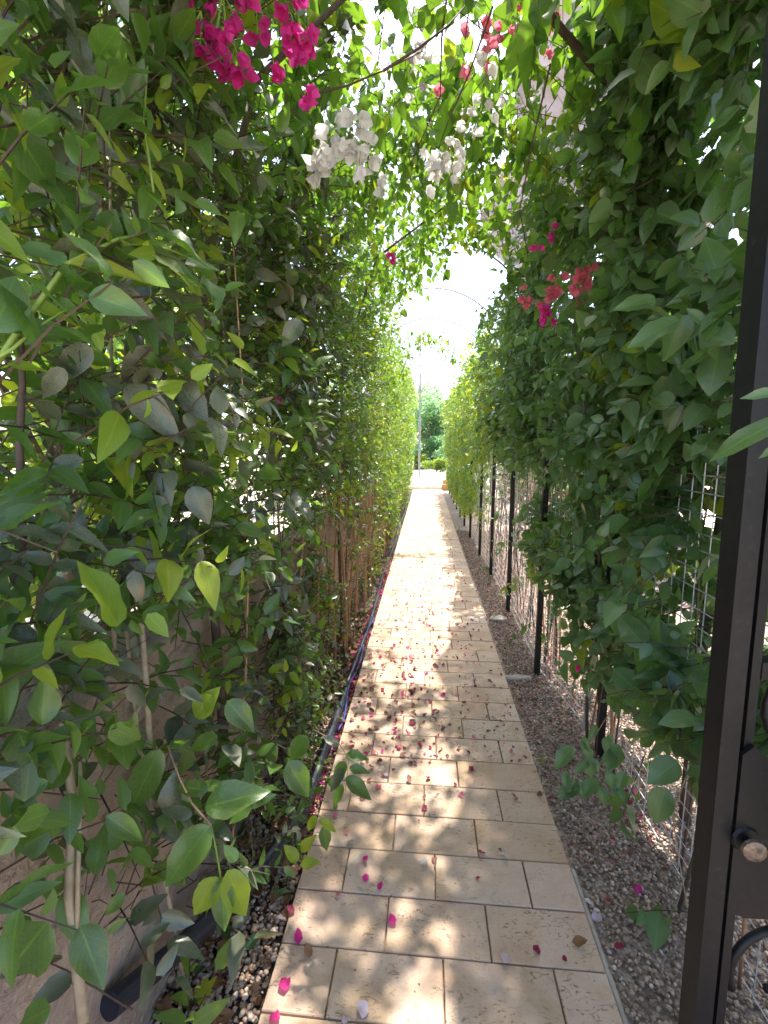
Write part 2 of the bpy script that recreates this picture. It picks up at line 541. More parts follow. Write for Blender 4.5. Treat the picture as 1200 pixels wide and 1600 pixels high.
class MB:
    def __init__(s, origin=(0, 0, 0)):
        s.v, s.f, s.n, s.o = [], [], 0, np.array(origin, float)

    def add(s, verts, faces):
        verts = np.asarray(verts, float) - s.o
        s.v.append(verts)
        s.f += [tuple(i + s.n for i in f) for f in faces]
        s.n += len(verts)

    def box(s, c, d, rot=None, bev=0.0):
        c = np.array(c, float)
        h = np.array(d, float) / 2
        if bev <= 0:
            v = np.array([[x, y, z] for z in (-1, 1) for x, y in ((-1, -1), (1, -1), (1, 1), (-1, 1))], float) * h
            f = [(3, 2, 1, 0), (4, 5, 6, 7), (0, 1, 5, 4), (1, 2, 6, 5), (2, 3, 7, 6), (3, 0, 4, 7)]
        else:
            v = []
            for z, k in ((-1, 0), (1, 0), (1, 1)):
                for x, y in ((-1, -1), (1, -1), (1, 1), (-1, 1)):
                    v.append([x * (h[0] - bev * k), y * (h[1] - bev * k), z * h[2] - (bev if (z == 1 and k == 0) else 0)])
            v = np.array(v)
            f = [(3, 2, 1, 0), (8, 9, 10, 11)]
            for b in (0, 4):
                f += [(b + i, b + (i + 1) % 4, b + 4 + (i + 1) % 4, b + 4 + i) for i in range(4)]
        if rot is not None:
            v = v @ np.array(rot).T
        s.add(v + c, f)

    def tube(s, pts, rad, k=6, cap=True):
        pts = [np.array(p, float) for p in pts]
        n = len(pts)
        if not hasattr(rad, '__len__'):
            rad = [rad] * n
        ref = np.array([0.31, 0.22, 0.93])
        vs = []
        for i in range(n):
            d = pts[min(i + 1, n - 1)] - pts[max(i - 1, 0)]
            d = d / (np.linalg.norm(d) + 1e-9)
            if i == 0:
                if abs(d @ ref) > 0.9:
                    ref = np.array([1.0, 0.1, 0.0])
                a = np.cross(d, ref)
            else:
                a = a - d * (a @ d)
            a = a / (np.linalg.norm(a) + 1e-9)
            b = np.cross(d, a)
            for j in range(k):
                t = 2 * math.pi * j / k
                vs.append(pts[i] + rad[i] * (math.cos(t) * a + math.sin(t) * b))
        fs = []
        for i in range(n - 1):
            for j in range(k):
                fs.append((i * k + j, i * k + (j + 1) % k, (i + 1) * k + (j + 1) % k, (i + 1) * k + j))
        if cap:
            fs.append(tuple(range(k))[::-1])
            fs.append(tuple((n - 1) * k + j for j in range(k)))
        s.add(vs, fs)

    def mesh(s, name, smooth=False):
        me = bpy.data.meshes.new(name)
        me.from_pydata(np.concatenate(s.v).tolist() if s.v else [], [], s.f)
        if smooth:
            me.polygons.foreach_set('use_smooth', [True] * len(me.polygons))
        me.update()
        return me

    def build(s, name, mat, parent=None, loc=None, smooth=False):
        return link(name, s.mesh(name, smooth), mat, parent, loc)


# ------------------------------------------------------------------ leaf templates
def leaf_template(ts, W, droop, fold, wave=0.0, heart=0.0, cross=1, peak=0.36, acu=True):
    """rows along the length, base at 0, tip at +Y, face +Z. Returns verts, quads+tris, uv"""
    v, uv, f = [], [], []
    a = peak / (1 - peak)

    def half(t):
        if acu:
            k1, k2 = 0.62, 0.62 * (1 - peak) / peak
            return 0.5 * W * (t ** k1 * (1 - t) ** k2) / (peak ** k1 * (1 - peak) ** k2)
        w = (t ** a) * (1 - t)
        wm = (peak ** a) * (1 - peak)
        return 0.5 * W * (w / wm) ** 0.85
    cols = [i / cross for i in range(-cross, cross + 1)]
    rows = []
    for t in ts:
        z0 = -droop * t * t
        if t in (ts[0], ts[-1]):
            rows.append([len(v)])
            v.append((0, t, z0))
            uv.append((0.5, t))
        else:
            h = half(t)
            rr = []
            for c in cols:
                rr.append(len(v))
                z = z0 + fold * abs(c) * h + wave * math.sin(t * 9 + c * 2) * abs(c) * h
                y = t - heart * abs(c) * (1 - t) ** 3
                v.append((c * h, y, z))
                uv.append((0.5 + 0.5 * c, t))
            rows.append(rr)
    for r0, r1 in zip(rows[:-1], rows[1:]):
        if len(r0) == 1:
            for i in range(len(r1) - 1):
                f.append((r0[0], r1[i + 1], r1[i]))
        elif len(r1) == 1:
            for i in range(len(r0) - 1):
                f.append((r0[i], r0[i + 1], r1[0]))
        else:
            for i in range(len(r0) - 1):
                f.append((r0[i], r0[i + 1], r1[i + 1], r1[i]))
    return np.array(v, float), f, np.array(uv, float)


HI = (0, 0.05, 0.16, 0.32, 0.5, 0.68, 0.84, 1.0)
MD = (0, 0.16, 0.42, 0.72, 1.0)
T = {
    'ovate_hi': [leaf_template(HI, 0.50, 0.18, 0.30, 0.28, cross=2), leaf_template(HI, 0.46, 0.30, 0.15, 0.22, cross=2),
                 leaf_template(HI, 0.54, 0.12, 0.38, 0.30, cross=2), leaf_template(HI, 0.42, 0.42, 0.45, 0.08, cross=2)],
    'ovate_md': [leaf_template(MD, 0.50, 0.18, 0.32), leaf_template(MD, 0.46, 0.34, 0.2), leaf_template(MD, 0.54, 0.02, 0.42)],
    'heart_hi': [leaf_template(HI, 0.68, 0.20, 0.22, 0.30, 0.10, 2, 0.36), leaf_template(HI, 0.62, 0.38, 0.30, 0.30, 0.08, 2, 0.36),
                 leaf_template(HI, 0.72, 0.08, 0.12, 0.28, 0.10, 2, 0.38), leaf_template(HI, 0.60, 0.30, 0.45, 0.2, 0.1, 2, 0.34)],
    'heart_md': [leaf_template(MD, 0.68, 0.22, 0.25, peak=0.36), leaf_template(MD, 0.62, 0.38, 0.35, peak=0.36), leaf_template(MD, 0.70, 0.05, 0.2, peak=0.38)],
    'far': [leaf_template((0, 0.42, 1.0), 0.52, 0.2, 0.35), leaf_template((0, 0.38, 1.0), 0.6, 0.35, 0.2)],
}
BR = (0, 0.10, 0.3, 0.55, 0.8, 1.0)
T['bract'] = [leaf_template(BR, 0.74, -0.30, 0.25, 0.35, cross=2, peak=0.38), leaf_template(BR, 0.66, -0.45, 0.5, 0.5, cross=2, peak=0.42, acu=False), leaf_template(BR, 0.88, -0.15, 0.2, 0.7, cross=2, peak=0.42, acu=False)]


def template_mesh(key, i, mat):
    name = 'leaf_%s_%d_%s' % (key, i, mat)
    me = bpy.data.meshes.get(name)
    if me:
        return me
    v, f, uv = T[key][i]
    me = bpy.data.meshes.new(name)
    me.from_pydata(v.tolist(), [], f)
    ul = me.uv_layers.new(name='UVMap')
    li = np.zeros(len(me.loops), int)
    me.loops.foreach_get('vertex_index', li)
    ul.data.foreach_set('uv', uv[li].ravel())
    me.polygons.foreach_set('use_smooth', [True] * len(me.polygons))
    me.materials.append(M[mat])
    return me


def frames(along, normal):
    a = along / (np.linalg.norm(along, axis=1, keepdims=True) + 1e-9)
    n = normal - a * np.sum(a * normal, axis=1, keepdims=True)
    n = n / (np.linalg.norm(n, axis=1, keepdims=True) + 1e-9)
    b = np.cross(a, n)
    return np.stack([b, a, n], axis=2)          # columns: x (across), y (along), z (normal)


def merged(name, L, key, mats, parent, origin, smooth=True):
    """L = dict(pos,R,size,mat) -> one joined mesh of kind stuff"""
    tv = T[key]
    n = len(L['pos'])
    if n == 0:
        return None
    which = RG.integers(0, len(tv), n)
    V, LV, LS, LT, UV, MI = [], [], [], [], [], []
    base = 0
    lstart = 0
    for k, (v, f, uv) in enumerate(tv):
        sel = np.where(which == k)[0]
        if len(sel) == 0:
            continue
        P = np.einsum('nij,vj->nvi', L['R'][sel], v) * L['size'][sel][:, None, None] + L['pos'][sel][:, None, :] - origin
        nv = len(v)
        fl = np.array([i for ff in f for i in ff])
        ln = np.array([len(ff) for ff in f])
        m = len(sel)
        V.append(P.reshape(-1, 3))
        loops = (fl[None, :] + (np.arange(m) * nv)[:, None] + base).ravel()
        LV.append(loops)
        tot = np.tile(ln, m)
        LT.append(tot)
        UV.append(np.tile(uv[fl], (m, 1)))
        MI.append(np.repeat(L['mat'][sel], len(ln)))
        base += m * nv
    V = np.concatenate(V)
    LV = np.concatenate(LV)
    LT = np.concatenate(LT)
    LS = np.concatenate([[0], np.cumsum(LT)[:-1]])
    me = bpy.data.meshes.new(name)
    me.vertices.add(len(V))
    me.vertices.foreach_set('co', V.ravel())
    me.loops.add(len(LV))
    me.loops.foreach_set('vertex_index', LV.astype(np.int32))
    me.polygons.add(len(LT))
    me.polygons.foreach_set('loop_start', LS.astype(np.int32))
    me.polygons.foreach_set('material_index', np.concatenate(MI).astype(np.int32))
    if smooth:
        me.polygons.foreach_set('use_smooth', np.ones(len(LT), bool))
    ul = me.uv_layers.new(name='UVMap')
    ul.data.foreach_set('uv', np.concatenate(UV).ravel())
    for mm in mats:
        me.materials.append(M[mm])
    me.update(calc_edges=True)
    me.validate()
    o = link(name, me, None, parent)
    o['kind'] = 'stuff'
    return o


def subset(L, idx):
    return {k: v[idx] for k, v in L.items()}


def cat(*Ls):
    Ls = [l for l in Ls if l is not None]
    return {k: np.concatenate([l[k] for l in Ls]) for k in Ls[0]}


def leaf_objects(L, key, mats, parent, origin, name='leaf'):
    for i in range(len(L['pos'])):
        k = rnd.randrange(len(T[key]))
        me = template_mesh(key, k, mats[L['mat'][i]])
        o = bpy.data.objects.new(name, me)
        COL.objects.link(o)
        o.parent = parent
        s = L['size'][i]
        m4 = np.eye(4)
        m4[:3, :3] = L['R'][i] * s
        m4[:3, 3] = L['pos'][i] - origin
        o.matrix_local = Matrix(m4.tolist())


CLEAR = [at(px, py, d) for (px, py, d) in [(352, 45, .87), (330, 50, .8), (372, 105, .87), (440, 15, .93), (458, 80, .93), (405, 20, .9), (478, 160, .95), (508, 235, 1.04), (565, 228, 1.04),
                                           (508, 235, .95), (912, 435, 1.8), (868, 448, 1.8), (822, 462, 1.95), (857, 492, 1.8), (890, 440, 1.72), (862, 475, 1.72), (862, 360, 1.85), (700, 250, 1.3), (745, 65, 1.3),
                                           (868, 35, 1.38), (905, 75, 1.40), (940, 118, 1.50), (1000, 180, 1.62), (970, 150, 1.52), (895, 285, 1.6), (895, 285, 1.75), (880, 280, 1.9), (895, 285, 2.05), (885, 285, 2.2), (895, 290, 2.35)]]


def plant_leaves(L, rootobj, mats, shape, n_obj, min_px=10):
    mid = L['pos'] + L['R'][:, :, 1] * L['size'][:, None] * 0.5
    far_ = np.ones(len(mid), bool)
    for c_ in CLEAR:
        far_ &= np.linalg.norm(mid - c_, axis=1) > 0.075
    L = subset(L, np.where(far_)[0])
    """the leaves that show largest become parts, the others one or two joined parts"""
    origin = np.array(rootobj.location)
    px, py, z = project(L['pos'] + L['R'][:, :, 1] * L['size'][:, None] * 0.5)
    inside = (px > -30) & (px < 1230) & (py > -30) & (py < 1630) & (z > 0.15)
    app = np.where(inside, L['size'] * FPX / np.maximum(z, 0.1), 0)
    order = np.argsort(-app)
    objs = order[:n_obj]
    objs = objs[app[objs] > min_px * 1.6]
    rest = np.setdiff1d(np.arange(len(app)), objs)
    leaf_objects(subset(L, objs), shape + '_hi', mats, rootobj, origin)
    big = rest[(z[rest] < 4.2)]
    small = rest[(z[rest] >= 4.2)]
    if len(big):
        merged('foliage', subset(L, big), shape + '_md', mats, rootobj, origin)
    if len(small):
        merged('foliage', subset(L, small), 'far', mats, rootobj, origin)


def sprays(P, D, length, k, size, nrm, rng, mats_p, spread=1.0, droop=0.25, jitter=0.45, size_var=0.5):
    """P (n,3) twig bases, D (n,3) twig directions; k leaves along each. nrm (3,) preferred leaf normal"""
    n = len(P)
    D = D / (np.linalg.norm(D, axis=1, keepdims=True) + 1e-9)
    t = (np.arange(k) + 0.6) / k
    t = t[None, :, None] + rng.normal(0, 0.03, (n, k, 1))
    ln = length * rng.uniform(0.6, 1.35, (n, 1, 1))
    sag = np.zeros((n, k, 3))
    sag[..., 2] = -(droop * 0.5 * (t ** 2) * ln)[..., 0]
    pos = P[:, None, :] + D[:, None, :] * t * ln + sag
    ref = rng.normal(0, 1, (n, 1, 3))
    side = np.cross(D[:, None, :], ref)
    side /= (np.linalg.norm(side, axis=2, keepdims=True) + 1e-9)
    sgn = np.where(np.arange(k) % 2 == 0, 1.0, -1.0)[None, :, None]
    along = D[:, None, :] * 0.55 + side * sgn * spread + rng.normal(0, jitter * 0.6, (n, k, 3))
    along[..., 2] -= droop
    normal = np.array(nrm, float)[None, None, :] + rng.normal(0, jitter, (n, k, 3))
    R = frames(along.reshape(-1, 3), normal.reshape(-1, 3))
    s = size * (1 + rng.uniform(-size_var, size_var, (n, k)))
    s *= (1 - 0.35 * (t[..., 0] > 0.85))
    mat = np.repeat(rng.choice(len(mats_p), n, p=mats_p), k)
    return dict(pos=pos.reshape(-1, 3), R=R, size=s.ravel(), mat=mat)


_W = RG.normal(0, 1, (5, 3))
_Ph = RG.uniform(0, 6.28, 5)


def field(P, freq=1.0, seed=0):
    """smooth clumpiness, about -1..1"""
    s = 0
    for i in range(5):
        w = np.roll(_W[i], seed % 3) * freq * (1 + 0.45 * i)
        s = s + np.sin(P @ w + _Ph[(i + seed) % 5]) / (1 + 0.25 * i)
    return s / 2.6


def twig_mesh(name, P, D, length, parent, origin, mat, rad=0.0022, limit=600):
    mb = MB(origin)
    for i in range(min(len(P), limit)):
        d = D[i] / np.linalg.norm(D[i])
        p = P[i]
        mb.tube([p - d * length * 0.5, p + d * length * 0.3, p + d * length * 0.95 + np.array([0, 0, -0.02])], [rad, rad * 0.8, rad * 0.4], 3, False)
    if mb.n:
        o = mb.build(name, mat, parent)
        o['kind'] = 'stuff'


# ================================================================== SETTING
g = MB()
g.add([(-400, -60, -0.02), (400, -60, -0.02), (400, 700, -0.02), (-400, 700, -0.02)], [(0, 1, 2, 3)])
go = g.build('ground', M['sand'])
go['kind'] = 'structure'

# bed under the hedges and gravel strip: sheets
g = MB()
g.box((-0.545, 7, -0.012), (0.27, 16.5, 0.012))
o = g.build('planting_bed', M['soil'])
o['kind'] = 'structure'
g = MB()
g.add([(0.49, -1.2, -0.004), (4.85, -1.2, -0.004), (4.85, 15.0, -0.004), (0.49, 15.0, -0.004)], [(0, 1, 2, 3)])
o = g.build('gravel_ground', M['gravel_bed'])
o['kind'] = 'structure'

# ---- path of travertine tiles
XL, XR, ROW, D0 = -0.40, 0.505, 0.1685, 1.312
pb = MB()
pb.box((0.0525, 7.0, -0.001), (XR - XL - 0.012, 15.9, 0.03))
path = pb.build('path', M['grout'])
path['kind'] = 'structure'
tile_meshes = {}
k0 = -int((D0 + 0.35) / ROW)
offs = [0.148, 0.300, 0.110, 0.255, 0.165, 0.300]
count = 0
row = k0
stuff = MB()
while D0 + row * ROW < 14.9:
    y0 = D0 + row * ROW
    x = XL
    cuts = [XL]
    c = XL + offs[row % 6]
    while c < XR - 0.09:
        cuts.append(c)
        c += 0.299
    cuts.append(XR)
    for a, b in zip(cuts[:-1], cuts[1:]):
        key = round(b - a, 3)
        dx = rnd.uniform(-0.0015, 0.0015)
        cx, cy, cz = (a + b) / 2, y0 + ROW / 2, 0.014 + rnd.uniform(-0.0012, 0.0012)
        if count < 290:
            if key not in tile_meshes:
                t = MB()
                t.box((0, 0, 0), (key - 0.0045, ROW - 0.0045, 0.03), bev=0.0022)
                me = t.mesh('tile')
                me.materials.append(M['travertine'])
                tile_meshes[key] = me
            o = link('tile', tile_meshes[key], None, path, (cx, cy, cz + 0.002))
            o.rotation_euler = (rnd.uniform(-.003, .003), rnd.uniform(-.003, .003), rnd.uniform(-.004, .004))
            count += 1
        else:
            stuff.box((cx, cy, cz + 0.002), (key - 0.0045, ROW - 0.0045, 0.03), bev=0.0022)
    row += 1
if stuff.n:
    o = stuff.build('tiles', M['travertine'], path)
    o['kind'] = 'stuff'
PZ = 0.031

# thin mortar haunch along the right edge of the path
hb = MB()
y = 0.9
while y < 5.2:
    L_ = rnd.uniform(0.25, 0.6)
    if rnd.random() < 0.6:
        hb.box((XR + 0.009 + rnd.uniform(0, 0.006), y + L_ / 2, 0.000), (rnd.uniform(.010, .020), L_, 0.020), bev=0.004)
    y += L_ + rnd.uniform(0.02, 0.3)
o = hb.build('mortar_edging', M['concrete'])
o['kind'] = 'structure'


# ---- gravel
def ico(sub):
    t = (1 + 5 ** 0.5) / 2
    v = np.array([(-1, t, 0), (1, t, 0), (-1, -t, 0), (1, -t, 0), (0, -1, t), (0, 1, t), (0, -1, -t), (0, 1, -t), (t, 0, -1), (t, 0, 1), (-t, 0, -1), (-t, 0, 1)], float)
    v /= np.linalg.norm(v[0])
    f = [(0, 11, 5), (0, 5, 1), (0, 1, 7), (0, 7, 10), (0, 10, 11), (1, 5, 9), (5, 11, 4), (11, 10, 2), (10, 7, 6), (7, 1, 8), (3, 9, 4), (3, 4, 2), (3, 2, 6), (3, 6, 8), (3, 8, 9), (4, 9, 5), (2, 4, 11), (6, 2, 10), (8, 6, 7), (9, 8, 1)]
    return v, f


iv, iface = ico(1)
ov = np.array([(1, 0, 0), (-1, 0, 0), (0, 1, 0), (0, -1, 0), (0, 0, 1), (0, 0, -1)], float)
of = [(0, 2, 4), (2, 1, 4), (1, 3, 4), (3, 0, 4), (2, 0, 5), (1, 2, 5), (3, 1, 5), (0, 3, 5)]
T['peb'] = [(iv * np.array([1, 0.8, 0.6]), iface, np.zeros((12, 2)))]
T['peb2'] = [(ov * np.array([1, 0.8, 0.65]), of, np.zeros((6, 2)))]


def pebbles(name, n, xr, yr, smin, smax, key, zz=0.003, power=1.0):
    x = RG.uniform(*xr, n)
    y = yr[0] + (yr[1] - yr[0]) * RG.uniform(0, 1, n) ** power
    s = RG.uniform(smin, smax, n) * np.exp(RG.normal(0, 0.22, n))
    z = zz + RG.uniform(0, 0.012, n)
    R = frames(RG.normal(0, 1, (n, 3)) * np.array([1, 1, 0.25]), np.tile([0, 0, 1.0], (n, 1)) + RG.normal(0, 0.3, (n, 3)))
    L = dict(pos=np.stack([x, y, z], 1), R=R, size=s, mat=np.zeros(n, int))
    return merged(name, L, key, ['pebble'], None, np.zeros(3), smooth=(key == 'peb'))


pebbles('gravel', 21000, (0.53, 1.75), (0.55, 2.7), 0.0042, 0.0078, 'peb', power=1.2)
pebbles('gravel', 34000, (0.53, 1.9), (2.6, 8.0), 0.005, 0.009, 'peb2', power=1.5)
pebbles('gravel', 5200, (-0.68, -0.41), (0.5, 2.4), 0.005, 0.010, 'peb')

# ---- low stucco wall on the left
WX = -0.68
w = MB((WX - 0.09, 0, 0))
nseg = 60
ys = np.linspace(-0.6, 14.6, nseg)
prof = [(-0.18, -0.02), (-0.18, 0.93), (-0.165, 0.945), (-0.015, 0.945), (0.0, 0.93), (0.0, -0.02)]
vs, fs = [], []
for i, yy in enumerate(ys):
    for (dx, zz) in prof:
        vs.append((WX + dx + 0.004 * math.sin(yy * 3.1 + zz * 5), yy, zz + (0.006 * math.sin(yy * 2.3) if zz > 0.5 else 0)))
for i in range(nseg - 1):
    for j in range(5):
        a = i * 6 + j
        fs.append((a, a + 1, a + 7, a + 6))
fs.append(tuple(range(6))[::-1])
fs.append(tuple((nseg - 1) * 6 + j for j in range(6)))
w.add(vs, fs)
o = w.build('stucco_wall', M['stucco'], loc=(WX - 0.09, 0, 0))
tag(o, 'low rough brown stucco wall behind the stems of the left hedge', 'wall')

# ================================================================== MESH FENCE
FX = 0.735
fence = root('mesh_fence', (FX, 2.9, 0), 'welded wire mesh fence on thin black posts along the gravel strip', 'fence')
fo = np.array([FX, 2.9, 0])
post_ys = [-0.3, 0.9, 2.13, 2.9, 4.07, 5.19, 6.17, 7.38, 8.5, 9.6, 10.7, 11.8, 12.9, 14.0]
post_xs = [0.84, 0.84, 0.83, 0.715, 0.73, 0.73, 0.715, 0.70] + [0.70] * 6
for px_, py_ in zip(post_xs, post_ys):
    p = MB(fo)
    hgt = 2.05
    p.box((px_, py_, hgt / 2), (0.032, 0.032, hgt + 0.04))
    p.box((px_, py_, hgt + 0.025), (0.038, 0.038, 0.012), bev=0.004)
    p.build('post', M['steel'], fence)
for i in range(len(post_ys) - 1):
    xa, xb, ya, yb = post_xs[i] + 0.02, post_xs[i + 1] + 0.02, post_ys[i], post_ys[i + 1]
    p = MB(fo)
    nz = 33
    for j in range(nz):
        z = 0.04 + j * 0.06
        r = 0.002
        ym, xm = (ya + yb) / 2, (xa + xb) / 2 + rnd.uniform(-.004, .004)
        p.tube([(xa, ya, z), (xm, ym, z + rnd.uniform(-.006, .002)), (xb, yb, z)], r, 4, False)
    nv_ = int((yb - ya) / 0.06)
    for j in range(nv_):
        t = (j + 0.5) / nv_
        x = xa + (xb - xa) * t + 0.003
        y = ya + (yb - ya) * t
        p.tube([(x, y, 0.02), (x + rnd.uniform(-.004, .004), y + rnd.uniform(-.004, .004), 1.0), (x, y, 1.98)], 0.002, 4, False)
    p.build('mesh_panel', M['wire'], fence)

# ================================================================== NET TUNNEL
tun = root('shade_tunnel', (0.03, 5, 0), 'arched tunnel of thin hoops covered with white and tan shade net over the path', 'shade tunnel')
to = np.array([0.03, 5, 0])


def arch(u):
    """u -1..1 left foot to right foot"""
    t = math.pi / 2 - u * math.pi / 2
    return 0.03 + 1.12 * math.cos(t), 2.2 + 1.25 * math.sin(t)


for yy in [0.2, 1.8, 3.4, 5.0, 6.5, 8.0, 9.5, 11.0, 12.5, 14.0]:
    h = MB(to)
    pts = [(0.03 - 1.12, yy, 0)] + [(arch(u)[0], yy, arch(u)[1]) for u in np.linspace(-1, 1, 25)] + [(1.15, yy, 0)]
    h.tube(pts, 0.009, 6)
    h.build('hoop', M['hoop'], tun, smooth=True)


def sheet(name, u0, u1, y0, y1, mat, off, nu=14, ny=40, ragged=0.0):
    s_ = MB(to)
    vs, fs = [], []
    for j in range(ny + 1):
        y = y0 + (y1 - y0) * j / ny
        for i in range(nu + 1):
            u = u0 + (u1 - u0) * i / nu
            if i == 0 and ragged:
                u += ragged * math.sin(y * 4.1) + ragged * 0.6 * math.sin(y * 9.7)
            x, z = arch(u)
            sag = 0.035 * abs(math.sin((y - 0.2) / 1.55 * math.pi)) + 0.012 * math.sin(y * 7 + u * 5)
            nx, nz_ = (x - 0.03) / 1.12, (z - 2.2) / 1.25
            vs.append((x + nx * (off - sag), y, z + nz_ * (off - sag)))
    for j in range(ny):
        for i in range(nu):
            a = j * (nu + 1) + i
            fs.append((a, a + 1, a + nu + 2, a + nu + 1))
    s_.add(vs, fs)
    return s_.build(name, mat, tun, smooth=True)


sheet('white_net', -0.50, 0.28, -0.6, 14.0, M['net'], 0.014, 16, 90)
sheet('tan_cloth', 0.27, 0.68, -0.6, 5.02, M['cloth'], 0.034, 10, 40, 0.03)


# ================================================================== LEFT HEDGE SHRUBS
def stem_path(x, y, h, rng, lean=0.10, n=7, wob=0.02):
    pts = []
    lx, ly = rng.normal(0, lean), rng.normal(0, lean * 1.6)
    ph = rng.uniform(0, 6, 2)
    for i in range(n):
        t = i / (n - 1)
        pts.append((x + lx * t + wob * math.sin(ph[0] + t * 7), y + ly * t + wob * math.sin(ph[1] + t * 6), -0.01 + h * t))
    return pts


LEFT = [
    (0.30, 0.75, 'large dusty shrub beside the camera, its big grey leaves over the stucco wall'),
    (1.05, 0.75, 'dusty shrub against the near stucco wall with bare twigs at its foot'),
    (1.80, 0.75, 'shrub with broad dark leaves at the bend of the black pipe'),
    (2.55, 0.75, 'shrub with fresh small leaves around its foot beside the thickest petal litter'),
    (3.35, 0.8, 'shrub with a dense fan of bare reddish stems below its foliage'),
    (4.3, 1.0, 'shrub with reddish stems where the bright part of the path begins'),
    (5.4, 1.1, 'sunlit shrub opposite the clear span of mesh between two slim posts'),
    (6.7, 1.3, 'trimmed yellow green shrub half way along the left hedge'),
    (8.3, 1.6, 'trimmed yellow green shrub past the middle of the left hedge'),
    (10.2, 1.9, 'small leaved shrub, last but one of the left hedge before the step'),
    (12.4, 2.4, 'last shrub of the left hedge beside the bright step'),
]


def left_face(z, y):
    """x of the leafy inner face; the hedge leans over the path with height near the camera"""
    base = -0.47 - 0.10 * np.exp(-((z - 0.9) / 0.35) ** 2) * (y < 4.5)
    lean = np.clip(z - 1.9, 0, 1.6) * 0.16 * np.clip((7 - y) / 5, 0, 1)
    return base + lean + 0.05 * np.clip((y - 5) / 8, 0, 1)


def left_shrub(y0, dy, label, i):
    r = root('hedge_shrub', (-0.56, y0 + dy / 2, 0), label, 'shrub', 'shrubs of the left hedge')
    org = np.array([-0.56, y0 + dy / 2, 0])
    rng = np.random.default_rng(100 + i)
    near = y0 < 4.2
    # stems
    ns = [0, 3, 7, 12, 16, 14, 12, 8, 8, 8, 8][i]
    for s in range(ns):
        y = y0 + dy * (int(s / 3) * 3 + rng.uniform(-0.3, 2.0)) / ns
        x = -0.56 + (rng.uniform(-0.09, -0.03) if i < 3 else rng.uniform(-0.075, 0.05))
        h = rng.uniform(1.6, 3.1) if i < 3 else rng.uniform(1.3, 2.8)
        r0 = rng.uniform(0.004, 0.009) * (0.75 if i < 2 else 0.9)
        m_ = MB(org)
        pts = stem_path(x, y, h, rng, 0.09 if i < 3 else 0.13, 8, 0.03)
        pts = [(min(p_[0], -0.50), p_[1], p_[2]) for p_ in pts]
        m_.tube(pts, [r0 * (1 - 0.11 * j) for j in range(len(pts))], 6)
        mat = M['stem'] if (i >= 3 and rng.random() < 0.85) else M[['pale_stem', 'bark', 'stem'][rng.integers(3)]]
        m_.build('stem', mat, r, smooth=True)
        if near and s < 7:
            for q in range(3):
                m2 = MB(org)
                b = np.array(pts[rng.integers(1, 5)])
                d = np.array([rng.normal(0, .5), rng.normal(0, .7), rng.uniform(.2, .9)])
                d *= rng.uniform(.12, .26)
                m2.tube([b, b + d * .5 + rng.normal(0, .01, 3), b + d], [r0 * .5, r0 * .35, r0 * .2], 4, False)
                m2.build('side_branch', mat, r)
    # foliage
    Ls = []
    if near:
        n = int([2700, 3000, 3200, 3000, 3000][min(i, 4)] * dy)
        k, ln, size = 6, [0.17, 0.16, 0.15, 0.14, 0.14][min(i, 4)], [0.064, 0.057, 0.050, 0.045, 0.044][min(i, 4)]
    else:
        n = int(1500 * dy)
        k, ln, size = 6, 0.15, 0.050
    z = rng.uniform(0.08, 3.1, n)
    y = y0 + dy * rng.uniform(-0.08, 1.08, n)
    depth = np.abs(rng.normal(0, 0.30 if near else 0.22, n))
    x = left_face(z, y) - depth
    P = np.stack([x, y, z], 1)
    P[:, 0] += (0.07 if near else 0.11) * field(P, 3.0 if near else 4.5, 1)
    dens = np.ones(n)
    # bare lower stems
    low = np.clip((z - np.interp(y, [1.0, 2.0, 2.8, 4.0], [0.0, 0.25, 0.55, 0.65])) / 0.55, 0, 1)
    yb = np.clip((y - 1.0) / 0.8, 0, 1) * np.clip((6.5 - y) / 2.5, 0, 1)
    dens *= 1 - 0.78 * (1 - low) * yb * np.clip(0.9 - 1.2 * field(P, 2.2, 2), 0.1, 1.1)
    dens *= np.where((z < 1.0) & (y < 1.15), 0.35, 1.0)
    dens *= np.where((z < 1.0) & (x > WX) & (y < 2.2), 2.2, 1.0)
    dens *= np.where((z < 0.35) & (y > 1.2) & (y < 4.0) & (x > -0.6), 2.5, 1.0)
    dens *= np.clip(0.72 + 1.3 * field(P, 5.0, 0), 0.05, 1.5)
    dens *= np.where((z > 0.95) & (z < 1.45) & (y < 2.6), 0.6, 1.0)
    dens *= np.where((z < 0.48) & (y < 1.7), 0.10, 1.0)
    dens *= 1 - 0.88 * np.clip((z - 2.25) / 0.45, 0, 1) * np.clip((y - 1.2) / 0.4, 0, 1) * np.clip((6 - y) / 2, 0.3, 1)
    keep = rng.uniform(0, 1, n) < dens
    keep &= ~((z < 0.97) & (x < WX + 0.03))
    # keep clear of the lens
    keep &= ~((np.hypot(x, y) < 0.62) & (np.abs(z - EYE) < 0.9))
    P = P[keep]
    D = rng.normal(0, 0.55, P.shape) + np.array([0.75, 0, 0.45])
    mp = [0.60, 0.30, 0.10] if i < 3 else [0.70, 0.12, 0.18] if near else [0.55, 0.0, 0.45]
    L = sprays(P, D, ln, k, size, (0.35, -0.15, 0.85), rng, mp, droop=0.20 if near else 0.12, jitter=0.5)
    # larger, dustier leaves high and near
    wx, wy, wz = L['pos'].T
    L['size'] *= np.where((wz < 0.5) & (y0 > 1.0), 0.62, 1.0)
    ok = ~((wz < 0.99) & (wx < WX + 0.015)) & (wz > 0.03)
    ok &= ~((wz < 1.2) & (wx > -0.36 + 0.03 * np.sin(wy * 5)))
    dist = np.sqrt(wx ** 2 + wy ** 2 + (wz - EYE) ** 2)
    ok &= dist > 0.66
    L = subset(L, np.where(ok)[0])
